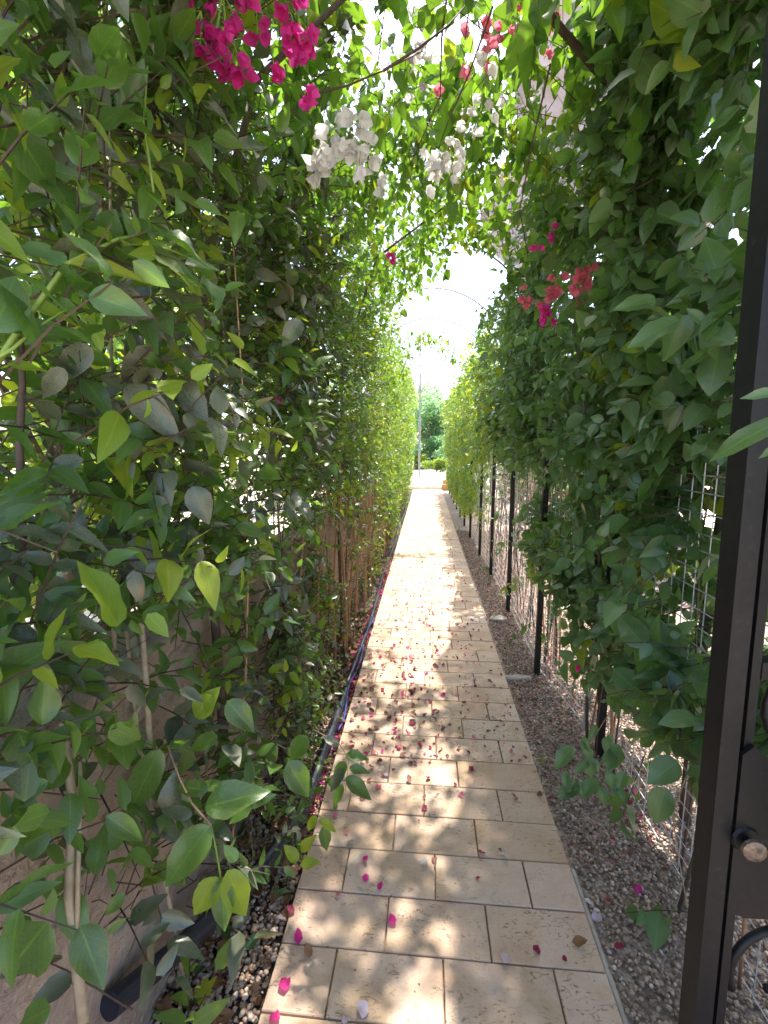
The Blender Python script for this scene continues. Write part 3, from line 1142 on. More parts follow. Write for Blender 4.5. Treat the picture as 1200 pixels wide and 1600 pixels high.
    plant_leaves(L, r, ['hedge', 'dusty', 'young'], 'ovate', 280 if i < 5 else (160 if i < 6 else 60))
    if i < 6:
        twig_mesh('twigs', P, D, ln, r, org, M['dark_twig'], limit=900)
    return r


left_roots = [left_shrub(y, dy, lab, i) for i, (y, dy, lab) in enumerate(LEFT)]

# ================================================================== RIGHT VINES
RIGHT = [
    (0.72, 0.98, 'climbing vine with large drooping leaves right behind the gate stile'),
    (1.70, 0.75, 'climbing vine with toothed leaves hanging over the near gravel'),
    (2.45, 0.8, 'climbing vine on the mesh behind the coral flower bunches'),
    (3.25, 0.9, 'climbing vine with thin lower stems in front of bare mesh'),
    (4.15, 1.0, 'climbing vine cut short above the open mesh beside the sunlit gravel'),
    (5.15, 1.2, 'bright green climbing vine above the first slim posts'),
    (6.35, 1.5, 'bright green climbing vine reaching down to the ground past the open mesh'),
    (7.85, 1.8, 'yellow green climbing vine in the middle distance of the right hedge'),
    (9.65, 2.1, 'climbing vine last but one before the low orange-lit stone block'),
    (11.75, 2.6, 'farthest climbing vine of the right hedge beside the low orange-lit block'),
]


def P0(y):
    return np.stack([y * 0, y, y * 0], 1)


def right_vine(y0, dy, label, i):
    org = np.array([0.80, y0 + dy / 2, 0])
    r = root('climbing_vine', tuple(org), label, 'climbing vine', 'climbing vines on the mesh fence')
    rng = np.random.default_rng(300 + i)
    near = y0 < 4.0
    for s in range([5, 7, 9, 12, 15, 16, 12, 9, 7, 6][i]):
        y = y0 + dy * rng.uniform(0.05, 0.95)
        m_ = MB(org)
        pts = stem_path(0.80 + rng.uniform(0.0, 0.07), y, rng.uniform(1.8, 2.5), rng, 0.05, 9, 0.035)
        r0 = rng.uniform(0.003, 0.008)
        m_.tube(pts, [r0 * (1 - 0.08 * j) for j in range(len(pts))], 6)
        m_.build('stem', M['bark'] if rng.random() < .6 else M['stem'], r, smooth=True)
    n = int((2150 if y0 < 3 else 2100 if near else 2300) * dy)
    z = rng.uniform(0.05, 3.0, n)
    y = y0 + dy * rng.uniform(-0.08, 1.08, n)
    top = 2.58 + 0.22 * np.clip(2.6 - y, 0, 1) + (0.3 if i == 0 else 0) + 0.12 * field(P0(y), 3.0, 2)
    inner = 0.715 + 0.085 * np.clip((3.0 - y) / .7, 0, 1) - 0.07 * np.clip(y - 3.6, 0, 1) - 0.16 * np.clip(z - 1.6, 0, 1.5) * np.clip((6 - y) / 4, 0.15, 1)
    x = inner + np.where(rng.random(n) < 0.3, rng.uniform(0.05, 0.40, n), rng.normal(0.03, 0.07, n))  # tail of leaves added behind the mesh to shade the ground beyond
    P = np.stack([x, y, z], 1)
    P[:, 0] += (0.05 if near else 0.10) * field(P, 3.2 if near else 4.5, 2)
    z_low = np.interp(y, [0.9, 1.7, 2.2, 2.9, 3.4, 4.2, 5.2, 6.2, 7.0, 9.0], [0.50, 0.50, 0.45, 0.72, 1.0, 1.35, 1.35, 0.75, 0.35, 0.2])
    dens = np.clip((z - z_low) / 0.25, 0.03, 1) * (z < top)
    dens *= np.clip(0.70 + 1.4 * field(P, 5.0, 1), 0.03, 1.4)
    keep = rng.uniform(0, 1, n) < dens
    keep &= ~((x < 0.78) & (y < 1.2) & (z < 2.0))
    P = P[keep]
    D = rng.normal(0, 0.5, P.shape) + np.array([-0.6, -0.1, -0.25])
    size = [0.078, 0.068, 0.059, 0.053, 0.050][i] if i < 5 else 0.050
    mp = [0.97, 0.03] if i < 4 else [0.75, 0.25] if i == 4 else [0.45, 0.55]
    L = sprays(P, D, 0.13 if not near else 0.15, 6, size, (-0.45, -0.25, 0.80), rng, mp, droop=0.40, jitter=0.55)
    wx, wy, wz = L['pos'].T
    ok = (wz > 0.04) & ~((wx < 0.60) & (wz < 1.0)) & ~((wx < 0.50) & (wz < 1.9))
    ok &= ~((wx < 0.72 - 0.2 * (wz > 1.9)) & (wy < 1.05) & (wz < 2.3))
    dist = np.sqrt(wx ** 2 + wy ** 2 + (wz - EYE) ** 2)
    ok &= dist > 0.75
    L = subset(L, np.where(ok)[0])
    plant_leaves(L, r, ['vine', 'young'], 'heart', 280 if i < 4 else (180 if i == 4 else 60))
    if i < 5:
        twig_mesh('twigs', P, D, 0.16, r, org, M['dark_twig'], limit=700)
    return r


right_roots = [right_vine(y, dy, lab, i) for i, (y, dy, lab) in enumerate(RIGHT)]


# ================================================================== OVERHEAD BOUGAINVILLEA
def flower_cluster(parent, org, c, n, spread, mat, size, rng, name='flower_cluster', elong=1.6):
    """stalks as the part, papery bracts as sub-parts"""
    c = np.array(c, float)
    mb = MB(org)
    fl = []
    for i in range(n):
        p = c + rng.normal(0, 1, 3) * spread * np.array([0.75, 0.75, 0.7 * elong]) * (0.9 if mat == 'white' else 1)
        mb.tube([c + np.array([0, 0, spread * 1.2]), (c + p) / 2 + np.array([0, 0, spread * .4]), p], [0.0014, 0.001, 0.0008], 3, False)
        fl.append(p)
    fc = mb.build(name, M['green_stem'], parent)
    for p in fl:
        ax = rng.normal(0, 1, 3)
        ax /= np.linalg.norm(ax)
        ax = ax * 0.6 + np.array([0, -0.3, -0.6])
        ax /= np.linalg.norm(ax)
        s0 = np.cross(ax, rng.normal(0, 1, 3))
        s0 /= np.linalg.norm(s0)
        s1 = np.cross(ax, s0)
        for q in range(3):
            t = q * 2.094 + rng.uniform(-.3, .3)
            rad = s0 * math.cos(t) + s1 * math.sin(t)
            along = ax * 0.75 + rad * 0.65
            R = frames(along[None], (rad * -1.0 + ax * 0.4)[None])[0]
            s = size * rng.uniform(0.8, 1.2)
            me = template_mesh('bract', rnd.randrange(3), mat)
            o = bpy.data.objects.new('bract', me)
            COL.objects.link(o)
            o.parent = fc
            m4 = np.eye(4)
            m4[:3, :3] = R * s
            m4[:3, 3] = p - org
            o.matrix_local = Matrix(m4.tolist())
    return fc


def canopy_vine(i, label, yr, xr, zf, nspray, size, branches, seed, n_obj=300, thr=0.0, reject=None, mp=(0.85, 0.15)):
    org = np.array([branches[0][0][0], branches[0][0][1], 0.0])
    r = root('bougainvillea', tuple(org), label, 'bougainvillea', 'bougainvilleas arching over the path')
    rng = np.random.default_rng(seed)
    for (pts, r0, r1, m_) in [(b[0:-3], b[-3], b[-2], b[-1]) for b in branches]:
        mb = MB(org)
        k = len(pts)
        mb.tube(pts, list(np.linspace(r0, r1, k)), 7)
        mb.build('branch', M[m_], r, smooth=True)
    x = rng.uniform(*xr, nspray)
    y = rng.uniform(*yr, nspray)
    z = zf(x, y) + rng.normal(0, 0.14, nspray)
    P = np.stack([x, y, z], 1)
    keep = field(P, 3.4, i) > thr + rng.normal(0, 0.25, nspray)
    if reject is not None:
        keep &= ~reject(x, y, z)
    P = P[keep]
    D = rng.normal(0, 0.6, P.shape) + np.array([0, -0.1, -0.55])
    L = sprays(P, D, 0.22, 7, size, (0, 0.1, 1.0), rng, list(mp), droop=0.65, jitter=0.45)
    px, py, zz = project(L['pos'])
    ok = (L['pos'][:, 2] > 1.95)
    # the clear opening of the tunnel
    ok &= ~((px > 668) & (px < 795) & (py > 395 + (px < 700) * 40) & (py < 640) & (zz < 6))
    dist = np.linalg.norm(L['pos'] - CAM, axis=1)
    ok &= dist > 0.72
    L = subset(L, np.where(ok)[0])
    plant_leaves(L, r, ['canopy', 'young'], 'heart', n_obj)
    twig_mesh('twigs', P, D, 0.22, r, org, M['dark_twig'], rad=0.0018, limit=1400)
    return r, org


b1 = [at(1100, 330, 1.9), at(1010, 190, 1.75), at(940, 118, 1.6), at(868, 35, 1.45), at(800, -60, 1.3)]
trunk1 = [np.array([1.02, 1.75, 0.0]), np.array([1.0, 1.72, 0.7]), np.array([1.05, 1.75, 1.3]), b1[0]]
z1 = lambda x, y: 2.62 + 0.30 * np.clip(1 - (x / 0.9) ** 2, -1, 1) + 0.05 * np.sin(y * 3)
vineA, orgA = canopy_vine(0, 'bougainvillea with a thick dark branch slanting across the top right', (0.35, 2.6), (0.05, 1.05), z1, 720, 0.068,
                          [trunk1 + [0.022, 0.02, 'bark'], b1 + [0.017, 0.011, 'bark'],
                           [b1[2], at(1000, 180, 1.5), at(1080, 250, 1.45), 0.009, 0.004, 'bark'],
                           [b1[1], at(960, 290, 1.7), at(930, 285, 1.75), 0.006, 0.003, 'dark_twig']], 501, 300, thr=-0.1)
hang = [[at(700, -20, 1.25), at(690, 60, 1.27), at(688, 150, 1.3), at(640, 260, 1.35), 0.003, 0.0012, 'dark_twig'],
        [at(770, 10, 1.3), at(735, 110, 1.35), at(700, 190, 1.4), at(672, 270, 1.45), 0.003, 0.0012, 'dark_twig'],
        [at(600, 110, 1.1), at(655, 75, 1.15), at(700, 40, 1.2), at(735, 0, 1.25), 0.0035, 0.002, 'dark_twig'],
        [at(470, 150, 1.2), at(540, 135, 1.25), at(600, 110, 1.25), at(660, 80, 1.3), 0.003, 0.0015, 'dark_twig'],
        [at(860, 100, 1.4), at(830, 230, 1.5), at(812, 330, 1.6), at(825, 400, 1.75), 0.003, 0.0015, 'dark_twig']]
trunk2 = [np.array([-0.60, 1.3, 0]), np.array([-0.63, 1.32, 1.0]), np.array([-0.66, 1.4, 1.9]), np.array([-0.50, 1.5, 2.5]), np.array([-0.15, 1.6, 2.85])]
z2 = lambda x, y: 2.70 + 0.32 * np.clip(1 - (x / 0.9) ** 2, -1, 1) + 0.06 * np.sin(y * 2.5 + 1)
vineB, orgB = canopy_vine(1, 'bougainvillea with magenta and white flower bunches at the top of the picture', (0.35, 3.0), (-0.75, 0.25), z2, 560, 0.070,
                          [trunk2 + [0.016, 0.008, 'bark']] + hang, 502, 300, thr=0.0)
trunk3 = [np.array([-0.60, 3.3, 0]), np.array([-0.62, 3.3, 1.0]), np.array([-0.58, 3.35, 2.0]), np.array([-0.35, 3.4, 2.7]), np.array([0.1, 3.4, 3.0])]
z3 = lambda x, y: 2.72 + 0.36 * np.clip(1 - (x / 0.9) ** 2, -1, 1)
vineC, orgC = canopy_vine(2, 'bougainvillea trailing from the hoops further down the path on the left', (2.4, 5.0), (-0.75, 0.9), z3, 1300, 0.056,
                          [trunk3 + [0.013, 0.006, 'bark']], 503, 240, thr=-0.1, reject=lambda x, y, z: (y > 3.9) & (x > 0.1))
rngF = np.random.default_rng(77)
for (px, py, d, n, sp, mt, sz) in [
        (350, 25, .92, 14, 0.034, 'magenta', 0.030), (315, 40, .90, 6, 0.020, 'magenta', 0.028), (368, 92, .92, 8, 0.018, 'magenta', 0.030),
        (440, 5, .98, 12, 0.03, 'magenta', 0.030), (458, 65, .98, 11, 0.02, 'magenta', 0.028), (478, 150, 1.0, 3, 0.012, 'magenta', 0.028),
        (425, 95, 1.0, 4, 0.02, 'magenta', 0.026), (400, 5, .96, 4, 0.03, 'magenta', 0.028),
        (508, 235, 1.1, 14, 0.028, 'white', 0.036), (565, 228, 1.1, 14, 0.028, 'white', 0.034), (590, 270, 1.4, 4, 0.02, 'white', 0.03),
        (500, 375, 2.0, 6, 0.05, 'pink', 0.030), (430, 620, 1.6, 1, 0.004, 'magenta', 0.028)]:
    flower_cluster(vineB, orgB, at(px, py, d), n, sp, M and mt, sz, rngF)
for (px, py, d, n, sp, mt, sz) in [
        (745, 65, 1.4, 10, 0.05, 'pink', 0.036), (700, 250, 1.4, 18, 0.05, 'white', 0.036), (760, 160, 1.4, 8, 0.06, 'white', 0.034),
        (800, 30, 1.6, 5, 0.04, 'coral', 0.032), (990, 30, 1.6, 4, 0.02, 'coral', 0.030), (985, 75, 1.5, 6, 0.02, 'pink', 0.030),
        (870, 60, 1.5, 3, 0.03, 'pink', 0.030), (665, 100, 1.5, 6, 0.05, 'white', 0.034), (640, 60, 1.5, 4, 0.04, 'pale', 0.03)]:
    flower_cluster(vineA, orgA, at(px, py, d), n, sp, mt, sz, rngF)
for (px, py, d, n, sp, mt, sz, ri) in [
        (862, 360, 1.95, 4, 0.012, 'magenta', 0.030, 1), (838, 382, 1.95, 3, 0.010, 'magenta', 0.028, 1), (912, 435, 1.9, 16, 0.034, 'coral', 0.036, 1),
        (925, 415, 2.0, 5, 0.016, 'pink', 0.028, 1), (868, 448, 1.9, 9, 0.024, 'coral', 0.034, 1), (822, 462, 2.1, 7, 0.018, 'coral', 0.030, 2),
        (848, 475, 2.0, 5, 0.016, 'coral', 0.028, 2), (857, 492, 1.9, 8, 0.018, 'magenta', 0.032, 2), (905, 1040, 1.9, 1, 0.004, 'magenta', 0.028, 1),
        (993, 1232, 1.55, 1, 0.003, 'pink', 0.022, 0), (900, 826, 2.2, 1, 0.003, 'magenta', 0.022, 1),
        (782, 518, 4.5, 3, 0.03, 'coral', 0.036, 4), (716, 597, 8.0, 3, 0.05, 'coral', 0.05, 7), (730, 560, 7.0, 3, 0.08, 'pink', 0.05, 6)]:
    flower_cluster(right_roots[ri], np.array(right_roots[ri].location), at(px, py, d), n, sp, mt, sz, rngF)
for (px, py, d, n, mt) in [(616, 398, 2.4, 3, 'magenta'), (555, 560, 4.0, 2, 'pink'), (690, 545, 7.0, 3, 'pale')]:
    flower_cluster(vineC, orgC, at(px, py, d), n, 0.02, mt, 0.036, rngF)

# garland crossing the tunnel further away
rg = np.random.default_rng(8)
gar_pts = [np.array([-0.5, 7.2, 2.2]), np.array([-0.15, 7.2, 3.05]), np.array([0.25, 7.2, 2.95]), np.array([0.62, 7.2, 2.6])]
gar = root('bougainvillea', (-0.56, 7.2, 0), 'thin bougainvillea shoot strung across the tunnel in the distance', 'bougainvillea', 'bougainvilleas arching over the path')
go_ = np.array([-0.56, 7.2, 0])
mb = MB(go_)
mb.tube([np.array([-0.56, 7.2, 0])] + gar_pts, [0.008, 0.006, 0.004, 0.003, 0.002], 5)
mb.build('branch', M['bark'], gar)
tt = rg.uniform(0, 1, 90)
PP = np.array([[np.interp(t, [0, .33, .66, 1], [p[k] for p in gar_pts]) for k in range(3)] for t in tt]) + rg.normal(0, .05, (90, 3))
L = sprays(PP, rg.normal(0, .6, PP.shape) + np.array([0, 0, -.5]), 0.16, 5, 0.055, (0, 0, 1), rg, [0.8, 0.2], droop=.5)
plant_leaves(L, gar, ['canopy', 'young'], 'heart', 40, 5)


# ================================================================== HERO LEAVES AND SHOOTS, near left
def hero_leaf(parent, base, tip, width, mat, face=(0, 0, 0), key='ovate_hi', var=0):
    """a leaf from one place to another; face = extra normal"""
    b, t = np.array(base), np.array(tip)
    org = np.array(parent.location)
    a = t - b
    ln = np.linalg.norm(a)
    nrm = (CAM - (b + t) / 2)
    nrm = nrm / np.linalg.norm(nrm) + np.array(face, float)
    R = frames(a[None], nrm[None])[0]
    w0 = {0: .50, 1: .46, 2: .54, 3: .42}[var] if key == 'ovate_hi' else .66
    m4 = np.eye(4)
    m4[:3, :3] = R * np.array([ln * width / w0, ln, ln])
    m4[:3, 3] = b - org
    o = bpy.data.objects.new('leaf', template_mesh(key, var, mat))
    COL.objects.link(o)
    o.parent = parent
    o.matrix_local = Matrix(m4.tolist())


s0 = left_roots[0]
o0 = np.array(s0.location)
HL = [  # bx,by,bd, tx,ty,td, width, mat, face, variant
    # the fresh shoot at mid left
    (105, 412, .62, 12, 372, .60, .55, 'vine', (0, 0, 1.0), 0), (175, 372, .66, 70, 318, .66, .22, 'young', (0, 0, .6), 1),
    (108, 412, .62, 240, 424, .66, .20, 'young', (0, 0, .5), 3), (182, 374, .66, 372, 446, .74, .17, 'hedge', (0, 0, 1.2), 1),
    (208, 372, .68, 212, 332, .68, .45, 'young', (0, 0, 0), 0), (20, 520, .58, 148, 520, .64, .34, 'hedge', (0, 0, .9), 0),
    (10, 570, .58, 85, 572, .62, .25, 'young', (0, 0, .7), 1), (150, 520, .66, 158, 548, .66, .6, 'young', (0, 0, 0), 0),
    (40, 470, .6, 130, 500, .64, .30, 'young', (0, 0, .7), 1), (-10, 520, .55, 30, 420, .58, .55, 'vine', (0.3, 0, .4), 0),
    # big dusty leaves
    (150, 445, .80, 255, 520, .82, .48, 'dusty', (0, 0, .3), 0), (255, 440, .85, 150, 470, .85, .40, 'dusty', (0, 0, .6), 1),
    (-20, 150, .75, 62, 235, .78, .32, 'dusty', (0, 0, -.2), 0), (20, 262, .8, 88, 318, .82, .35, 'dusty', (0, 0, -.3), 1),
    (120, 195, .85, 215, 262, .88, .28, 'dusty', (0, 0, -.1), 3), (200, 600, .9, 282, 690, .9, .42, 'dusty', (0, 0, .1), 0),
    (245, 545, .92, 188, 610, .92, .60, 'dusty', (0, 0, .1), 2), (270, 590, .95, 325, 655, .95, .60, 'dusty', (0, 0, .3), 0),
    (100, 575, .8, 62, 625, .8, .50, 'dusty', (0, 0, .2), 1), (280, 540, 1.0, 330, 570, 1.0, .40, 'dusty', (0, 0, 1), 3),
    (220, 610, .95, 292, 652, .98, .30, 'young', (0, 0, .6), 1), (300, 760, .95, 328, 820, .96, .62, 'dusty', (0, 0, .3), 0),
    (268, 790, .95, 215, 825, .95, .48, 'dusty', (0, 0, .5), 0), (210, 840, .9, 240, 905, .9, .62, 'dusty', (0, 0, 0), 2),
    (90, 900, .8, 75, 985, .8, .55, 'dusty', (0, 0, 0), 0), (145, 545, .82, 70, 590, .84, .5, 'dusty', (0, 0, .4), 1),
    (130, 720, .85, 65, 730, .85, .5, 'dusty', (0, 0, .5), 0), (470, 500, 1.4, 440, 540, 1.4, .6, 'dusty', (0, 0, 0.3), 0),
    # lower left
    (-25, 1075, .62, 90, 1000, .64, .55, 'hedge', (0, 0, .4), 0), (40, 1200, .66, 146, 1098, .70, .26, 'vine', (-.5, 0, .3), 1),
    (75, 1220, .66, 2, 1262, .64, .45, 'vine', (0, 0, .3), 0), (78, 1300, .68, 18, 1332, .68, .75, 'vine', (0, 0, 0), 2),
    (-10, 1420, .62, 85, 1374, .64, .40, 'vine', (0, 0, .5), 1), (75, 1440, .64, -10, 1545, .64, .68, 'hedge', (0, 0, 0), 0),
    (80, 1575, .64, 20, 1605, .64, .6, 'hedge', (0, 0, .2), 0), (55, 1030, .64, 95, 1110, .66, .28, 'dusty', (.5, 0, 0), 1),
    (215, 1180, .95, 155, 1188, .95, .42, 'hedge', (0, 0, .3), 0), (328, 1290, .90, 248, 1392, .86, .52, 'hedge', (0, 0, .4), 0),
    (320, 1262, .92, 422, 1232, .94, .52, 'hedge', (0, 0, .6), 2), (250, 1170, .95, 185, 1300, .93, .36, 'hedge', (0, 0, .1), 1),
    (305, 1120, 1.0, 340, 1075, 1.0, .62, 'young', (0, 0, .3), 0), (330, 1085, 1.0, 300, 1125, 1.0, .6, 'young', (0, 0, .3), 0),
    (355, 1095, 1.0, 400, 1145, 1.0, .55, 'hedge', (0, 0, .3), 0), (340, 1150, 1.0, 292, 1172, 1.0, .5, 'hedge', (0, 0, .3), 0),
    (340, 1370, .92, 300, 1435, .9, .62, 'young', (0, 0, 0), 2), (345, 1370, .92, 352, 1465, .9, .42, 'hedge', (0, 0, 0), 0),
    (355, 1360, .92, 388, 1440, .92, .50, 'young', (0, 0, 0), 0), (370, 1345, .94, 350, 1320, .94, .6, 'hedge', (0, 0, .2), 0),
    (325, 1235, .93, 272, 1225, .93, .5, 'hedge', (0, 0, .5), 1), (300, 1275, .92, 250, 1262, .92, .42, 'dusty', (0, 0, .6), 1),
    (355, 1230, .95, 300, 1222, .95, .35, 'hedge', (0, 0, .6), 1), (195, 1395, .9, 160, 1435, .88, .50, 'hedge', (0, 0, 0), 0),
    (450, 1190, 1.25, 485, 1250, 1.25, .55, 'hedge', (0, 0, .1), 0), (480, 1150, 1.3, 450, 1190, 1.3, .6, 'hedge', (0, 0, .3), 0),
]
for (bx, by, bd, tx, ty, td, w_, mt, fc, vr) in HL:
    hero_leaf(s0, at(bx, by, bd), at(tx, ty, td), w_, mt, fc, 'ovate_hi', vr)


def twig(parent, pts, r0, r1, mat, name='twig', k=6):
    mb = MB(np.array(parent.location))
    mb.tube(pts, list(np.linspace(r0, r1, len(pts))), k)
    return mb.build(name, M[mat], parent, smooth=True)


twig(s0, [at(-40, 620, .57), at(40, 500, .60), at(105, 412, .62), at(182, 374, .66), at(215, 368, .68)], 0.0045, 0.0018, 'green_stem', 'shoot')
twig(s0, [at(-30, 575, .57), at(20, 545, .58), at(60, 510, .60), at(110, 480, .62)], 0.003, 0.0012, 'green_stem', 'shoot')
twig(s0, [at(240, 300, .8), at(225, 190, .82), at(232, 80, .85), at(222, -20, .9)], 0.0022, 0.0012, 'green_stem', 'shoot')
twig(s0, [at(330, 1290, .91), at(300, 1255, .92), at(280, 1215, .94), at(262, 1165, .96)], 0.0022, 0.0014, 'stem', 'twig')
twig(s0, [at(345, 1370, .92), at(338, 1330, .92), at(330, 1290, .91)], 0.0018, 0.0014, 'green_stem', 'twig')
twig(s0, [at(130, 1600, .74), at(108, 1400, .76), at(115, 1260, .78), at(100, 1150, .8), at(85, 960, .84)], 0.0085, 0.006, 'pale_stem', 'stem')
twig(s0, [at(120, 1500, .75), at(122, 1360, .76), at(126, 1250, .78), at(125, 1190, .79)], 0.004, 0.003, 'pale_stem', 'stem')
twig(s0, [at(235, 1180, 1.0), at(228, 1060, 1.0), at(215, 900, 1.0), at(205, 780, 1.0)], 0.007, 0.005, 'pale_stem', 'stem')
twig(s0, [at(180, 1030, .95), at(175, 930, .95), at(160, 850, .95)], 0.005, 0.004, 'pale_stem', 'stem')
twig(s0, [at(38, 900, .8), at(30, 700, .8), at(35, 600, .82), at(30, 480, .85)], 0.0065, 0.005, 'bark', 'stem')
twig(s0, [at(110, 860, .9), at(60, 780, .9), at(-10, 720, .9)], 0.005, 0.004, 'bark', 'stem')
# bare twiggy tangle against the wall
for q in range(26):
    bx, by = rnd.uniform(110, 260), rnd.uniform(1180, 1480)
    a = onx(bx, by, WX + 0.045)
    d = np.array([rnd.uniform(-.01, .02), rnd.uniform(.02, .16), rnd.uniform(-.10, .16)])
    tw = twig(left_roots[1], [a, a + d * .5 + np.array([0, 0, rnd.uniform(-.02, .03)]), a + d], 0.0016, 0.0007, 'dark_twig', 'dry_twig', 4)

# sprig hanging over the left edge of the path
sp = left_roots[1]
c0 = onz(505, 1150, 0.20)
sprig = [at(490, 1140, 1.42), at(530, 1162, 1.40), at(545, 1185, 1.40), at(540, 1235, 1.42)]
twig(sp, sprig, 0.0018, 0.0008, 'stem', 'twig', 4)
for (bx, by, tx, ty, w_, mt) in [(540, 1180, 578, 1184, .45, 'hedge'), (545, 1200, 580, 1206, .42, 'hedge'), (540, 1215, 585, 1250, .42, 'hedge'), (540, 1190, 520, 1225, .5, 'hedge'),
                                 (538, 1200, 512, 1240, .4, 'dusty'), (530, 1165, 505, 1150, .5, 'dusty'), (548, 1170, 556, 1190, .5, 'hedge'), (535, 1225, 520, 1262, .42, 'hedge'),
                                 (505, 1290, 512, 1335, .42, 'hedge'), (500, 1280, 528, 1300, .4, 'young'), (495, 1275, 478, 1300, .5, 'young'), (470, 1350, 500, 1345, .6, 'young'),
                                 (465, 1345, 445, 1320, .6, 'young'), (470, 1330, 492, 1305, .5, 'young')]:
    hero_leaf(sp, at(bx, by, 1.40), at(tx, ty, 1.40), w_, mt, (0, 0, .6))

# fronds crossing the gate stile
v0 = right_roots[0]
for (bx, by, bd, tx, ty, td, w_, vr) in [(1230, 612, .60, 1158, 618, .62, .36, 0), (1225, 655, .60, 1098, 712, .66, .32, 1), (1235, 690, .58, 1183, 714, .6, .35, 0),
                                         (1060, 500, 1.1, 983, 535, 1.1, .42, 0), (1100, 505, 1.1, 1075, 480, 1.1, .5, 0), (1025, 470, 1.15, 960, 480, 1.15, .45, 2),
                                         (1060, 1190, 1.1, 1010, 1222, 1.1, .7, 0), (1040, 1230, 1.1, 1022, 1290, 1.1, .62, 2), (1085, 1120, 1.05, 1030, 1128, 1.05, .55, 0)]:
    hero_leaf(v0, at(bx, by, bd), at(tx, ty, td), w_, 'vine', (0, 0, .5), 'ovate_hi', vr)
twig(v0, [at(1112, 1190, 1.12), at(1072, 1215, 1.12), at(1050, 1270, 1.13), at(1062, 1350, 1.13), at(1075, 1420, 1.12)], 0.0022, 0.0012, 'pale_stem', 'dry_tendril')
v1 = right_roots[1]
for q in range(28):
    bx, by = rnd.uniform(880, 975), rnd.uniform(1130, 1230)
    hero_leaf(v1, at(bx, by, 1.72), at(bx + rnd.uniform(-32, 20), by + rnd.uniform(8, 40), 1.70), rnd.uniform(.42, .62), 'vine', (rnd.uniform(-.4, .4), 0, .7))
twig(v1, [onx(960, 1100, .80), at(930, 1150, 1.76), at(905, 1200, 1.72), at(890, 1235, 1.7)], 0.002, 0.001, 'stem', 'twig', 4)

# ================================================================== GATE
GP = np.array([0.510, 0.80, 0.0])
gate = root('metal_gate', tuple(GP), 'black painted steel gate leaf with lock plate standing open at the right', 'gate')
gd = np.array([0.97, 0.12, 0.0])
gd /= np.linalg.norm(gd)
gn = np.array([-gd[1], gd[0], 0.0])
Rg = np.stack([gd, gn, np.array([0, 0, 1.0])], 1)     # columns: along the leaf, normal, up


def gpt(u, n, z):
    return GP + gd * u + gn * n + np.array([0, 0, z])


def gbox(mb, u0, u1, n0, n1, z0, z1, bev=0.0):
    mb.box(gpt((u0 + u1) / 2, (n0 + n1) / 2, (z0 + z1) / 2), (u1 - u0, n1 - n0, z1 - z0), rot=Rg, bev=bev)


mb = MB(GP)
gbox(mb, 0.0, 0.034, -0.02, 0.02, 0.03, 2.25)
mb.build('stile', M['steel'], gate)
mb = MB(GP)
gbox(mb, 0.036, 0.046, 0.000, 0.020, 0.03, 2.25)
mb.build('rebate_strip', M['steel'], gate)
mb = MB(GP)
gbox(mb, 0.048, 0.064, -0.012, 0.018, 0.03, 2.25)
mb.build('inner_bar', M['steel'], gate)
for zz in (0.06, 1.06, 2.21):
    mb = MB(GP)
    gbox(mb, 0.0645, 0.86, -0.014, 0.014, zz, zz + 0.03)
    mb.build('rail', M['steel'], gate)
mb = MB(GP)
gbox(mb, 0.86, 0.90, -0.02, 0.02, 0.03, 2.25)
mb.build('hinge_stile', M['steel'], gate)
# lock plate: eight-sided thick sheet
poly = [(0.039, 0.63), (0.039, 0.93), (0.058, 0.945), (0.16, 0.86), (0.215, 0.82), (0.215, 0.66), (0.17, 0.60), (0.072, 0.612)]
mb = MB(GP)
vs = [gpt(u, -0.022, z) for u, z in poly] + [gpt(u, -0.0135, z) for u, z in poly]
k = len(poly)
mb.add(vs, [tuple(range(k)), tuple(range(k, 2 * k))[::-1]] + [(i, i + k, (i + 1) % k + k, (i + 1) % k) for i in range(k)])
mb.build('lock_plate', M['steel'], gate)
# knob: a domed oval thumb piece with its rose
mb = MB(GP)
kc = (0.057, 0.772)
mb.tube([gpt(kc[0], -0.022, kc[1]), gpt(kc[0], -0.027, kc[1])], [0.024, 0.021], 16)
mb.tube([gpt(kc[0], -0.027, kc[1]), gpt(kc[0] - .002, -0.040, kc[1] + .003)], [0.008, 0.008], 10)
rose = mb.build('lock_rose', M['steel'], gate, smooth=False)
mb = MB(GP)
mb.tube([gpt(kc[0] - .002, -0.040, kc[1]), gpt(kc[0] - .003, -0.044, kc[1]), gpt(kc[0] - .004, -0.050, kc[1]), gpt(kc[0] - .005, -0.053, kc[1])], [0.012, 0.0195, 0.0185, 0.010], 14)
mb.build('thumb_knob', M['rust'], rose, smooth=False)


def scroll(cu, cz, r_, a0, a1, rr=0.008, sp=0.0):
    pts = []
    for i in range(22):
        t = a0 + (a1 - a0) * i / 21
        rad = r_ * (1 - sp * i / 21)
        pts.append(gpt(cu + rad * math.cos(t), 0.0, cz + rad * math.sin(t)))
    mb = MB(GP)
    mb.tube(pts, rr, 7)
    mb.build('scroll', M['steel'], gate, smooth=True)


scroll(0.168, 1.00, 0.078, 0, 2 * math.pi, 0.008)
scroll(0.165, 0.48, 0.095, math.pi * 1.15, -math.pi * 0.6, 0.008, 0.45)
scroll(0.165, 0.26, 0.075, math.pi * 0.9, -math.pi * 0.9, 0.008, 0.4)
scroll(0.185, 1.30, 0.085, 0, 2 * math.pi, 0.008)
for u in (0.30, 0.43, 0.56, 0.69):
    mb = MB(GP)
    gbox(mb, u - .007, u + .007, -.007, .007, 0.09, 2.21)
    mb.build('bar', M['steel'], gate)

gate.rotation_euler = (0, -0.0138, 0)

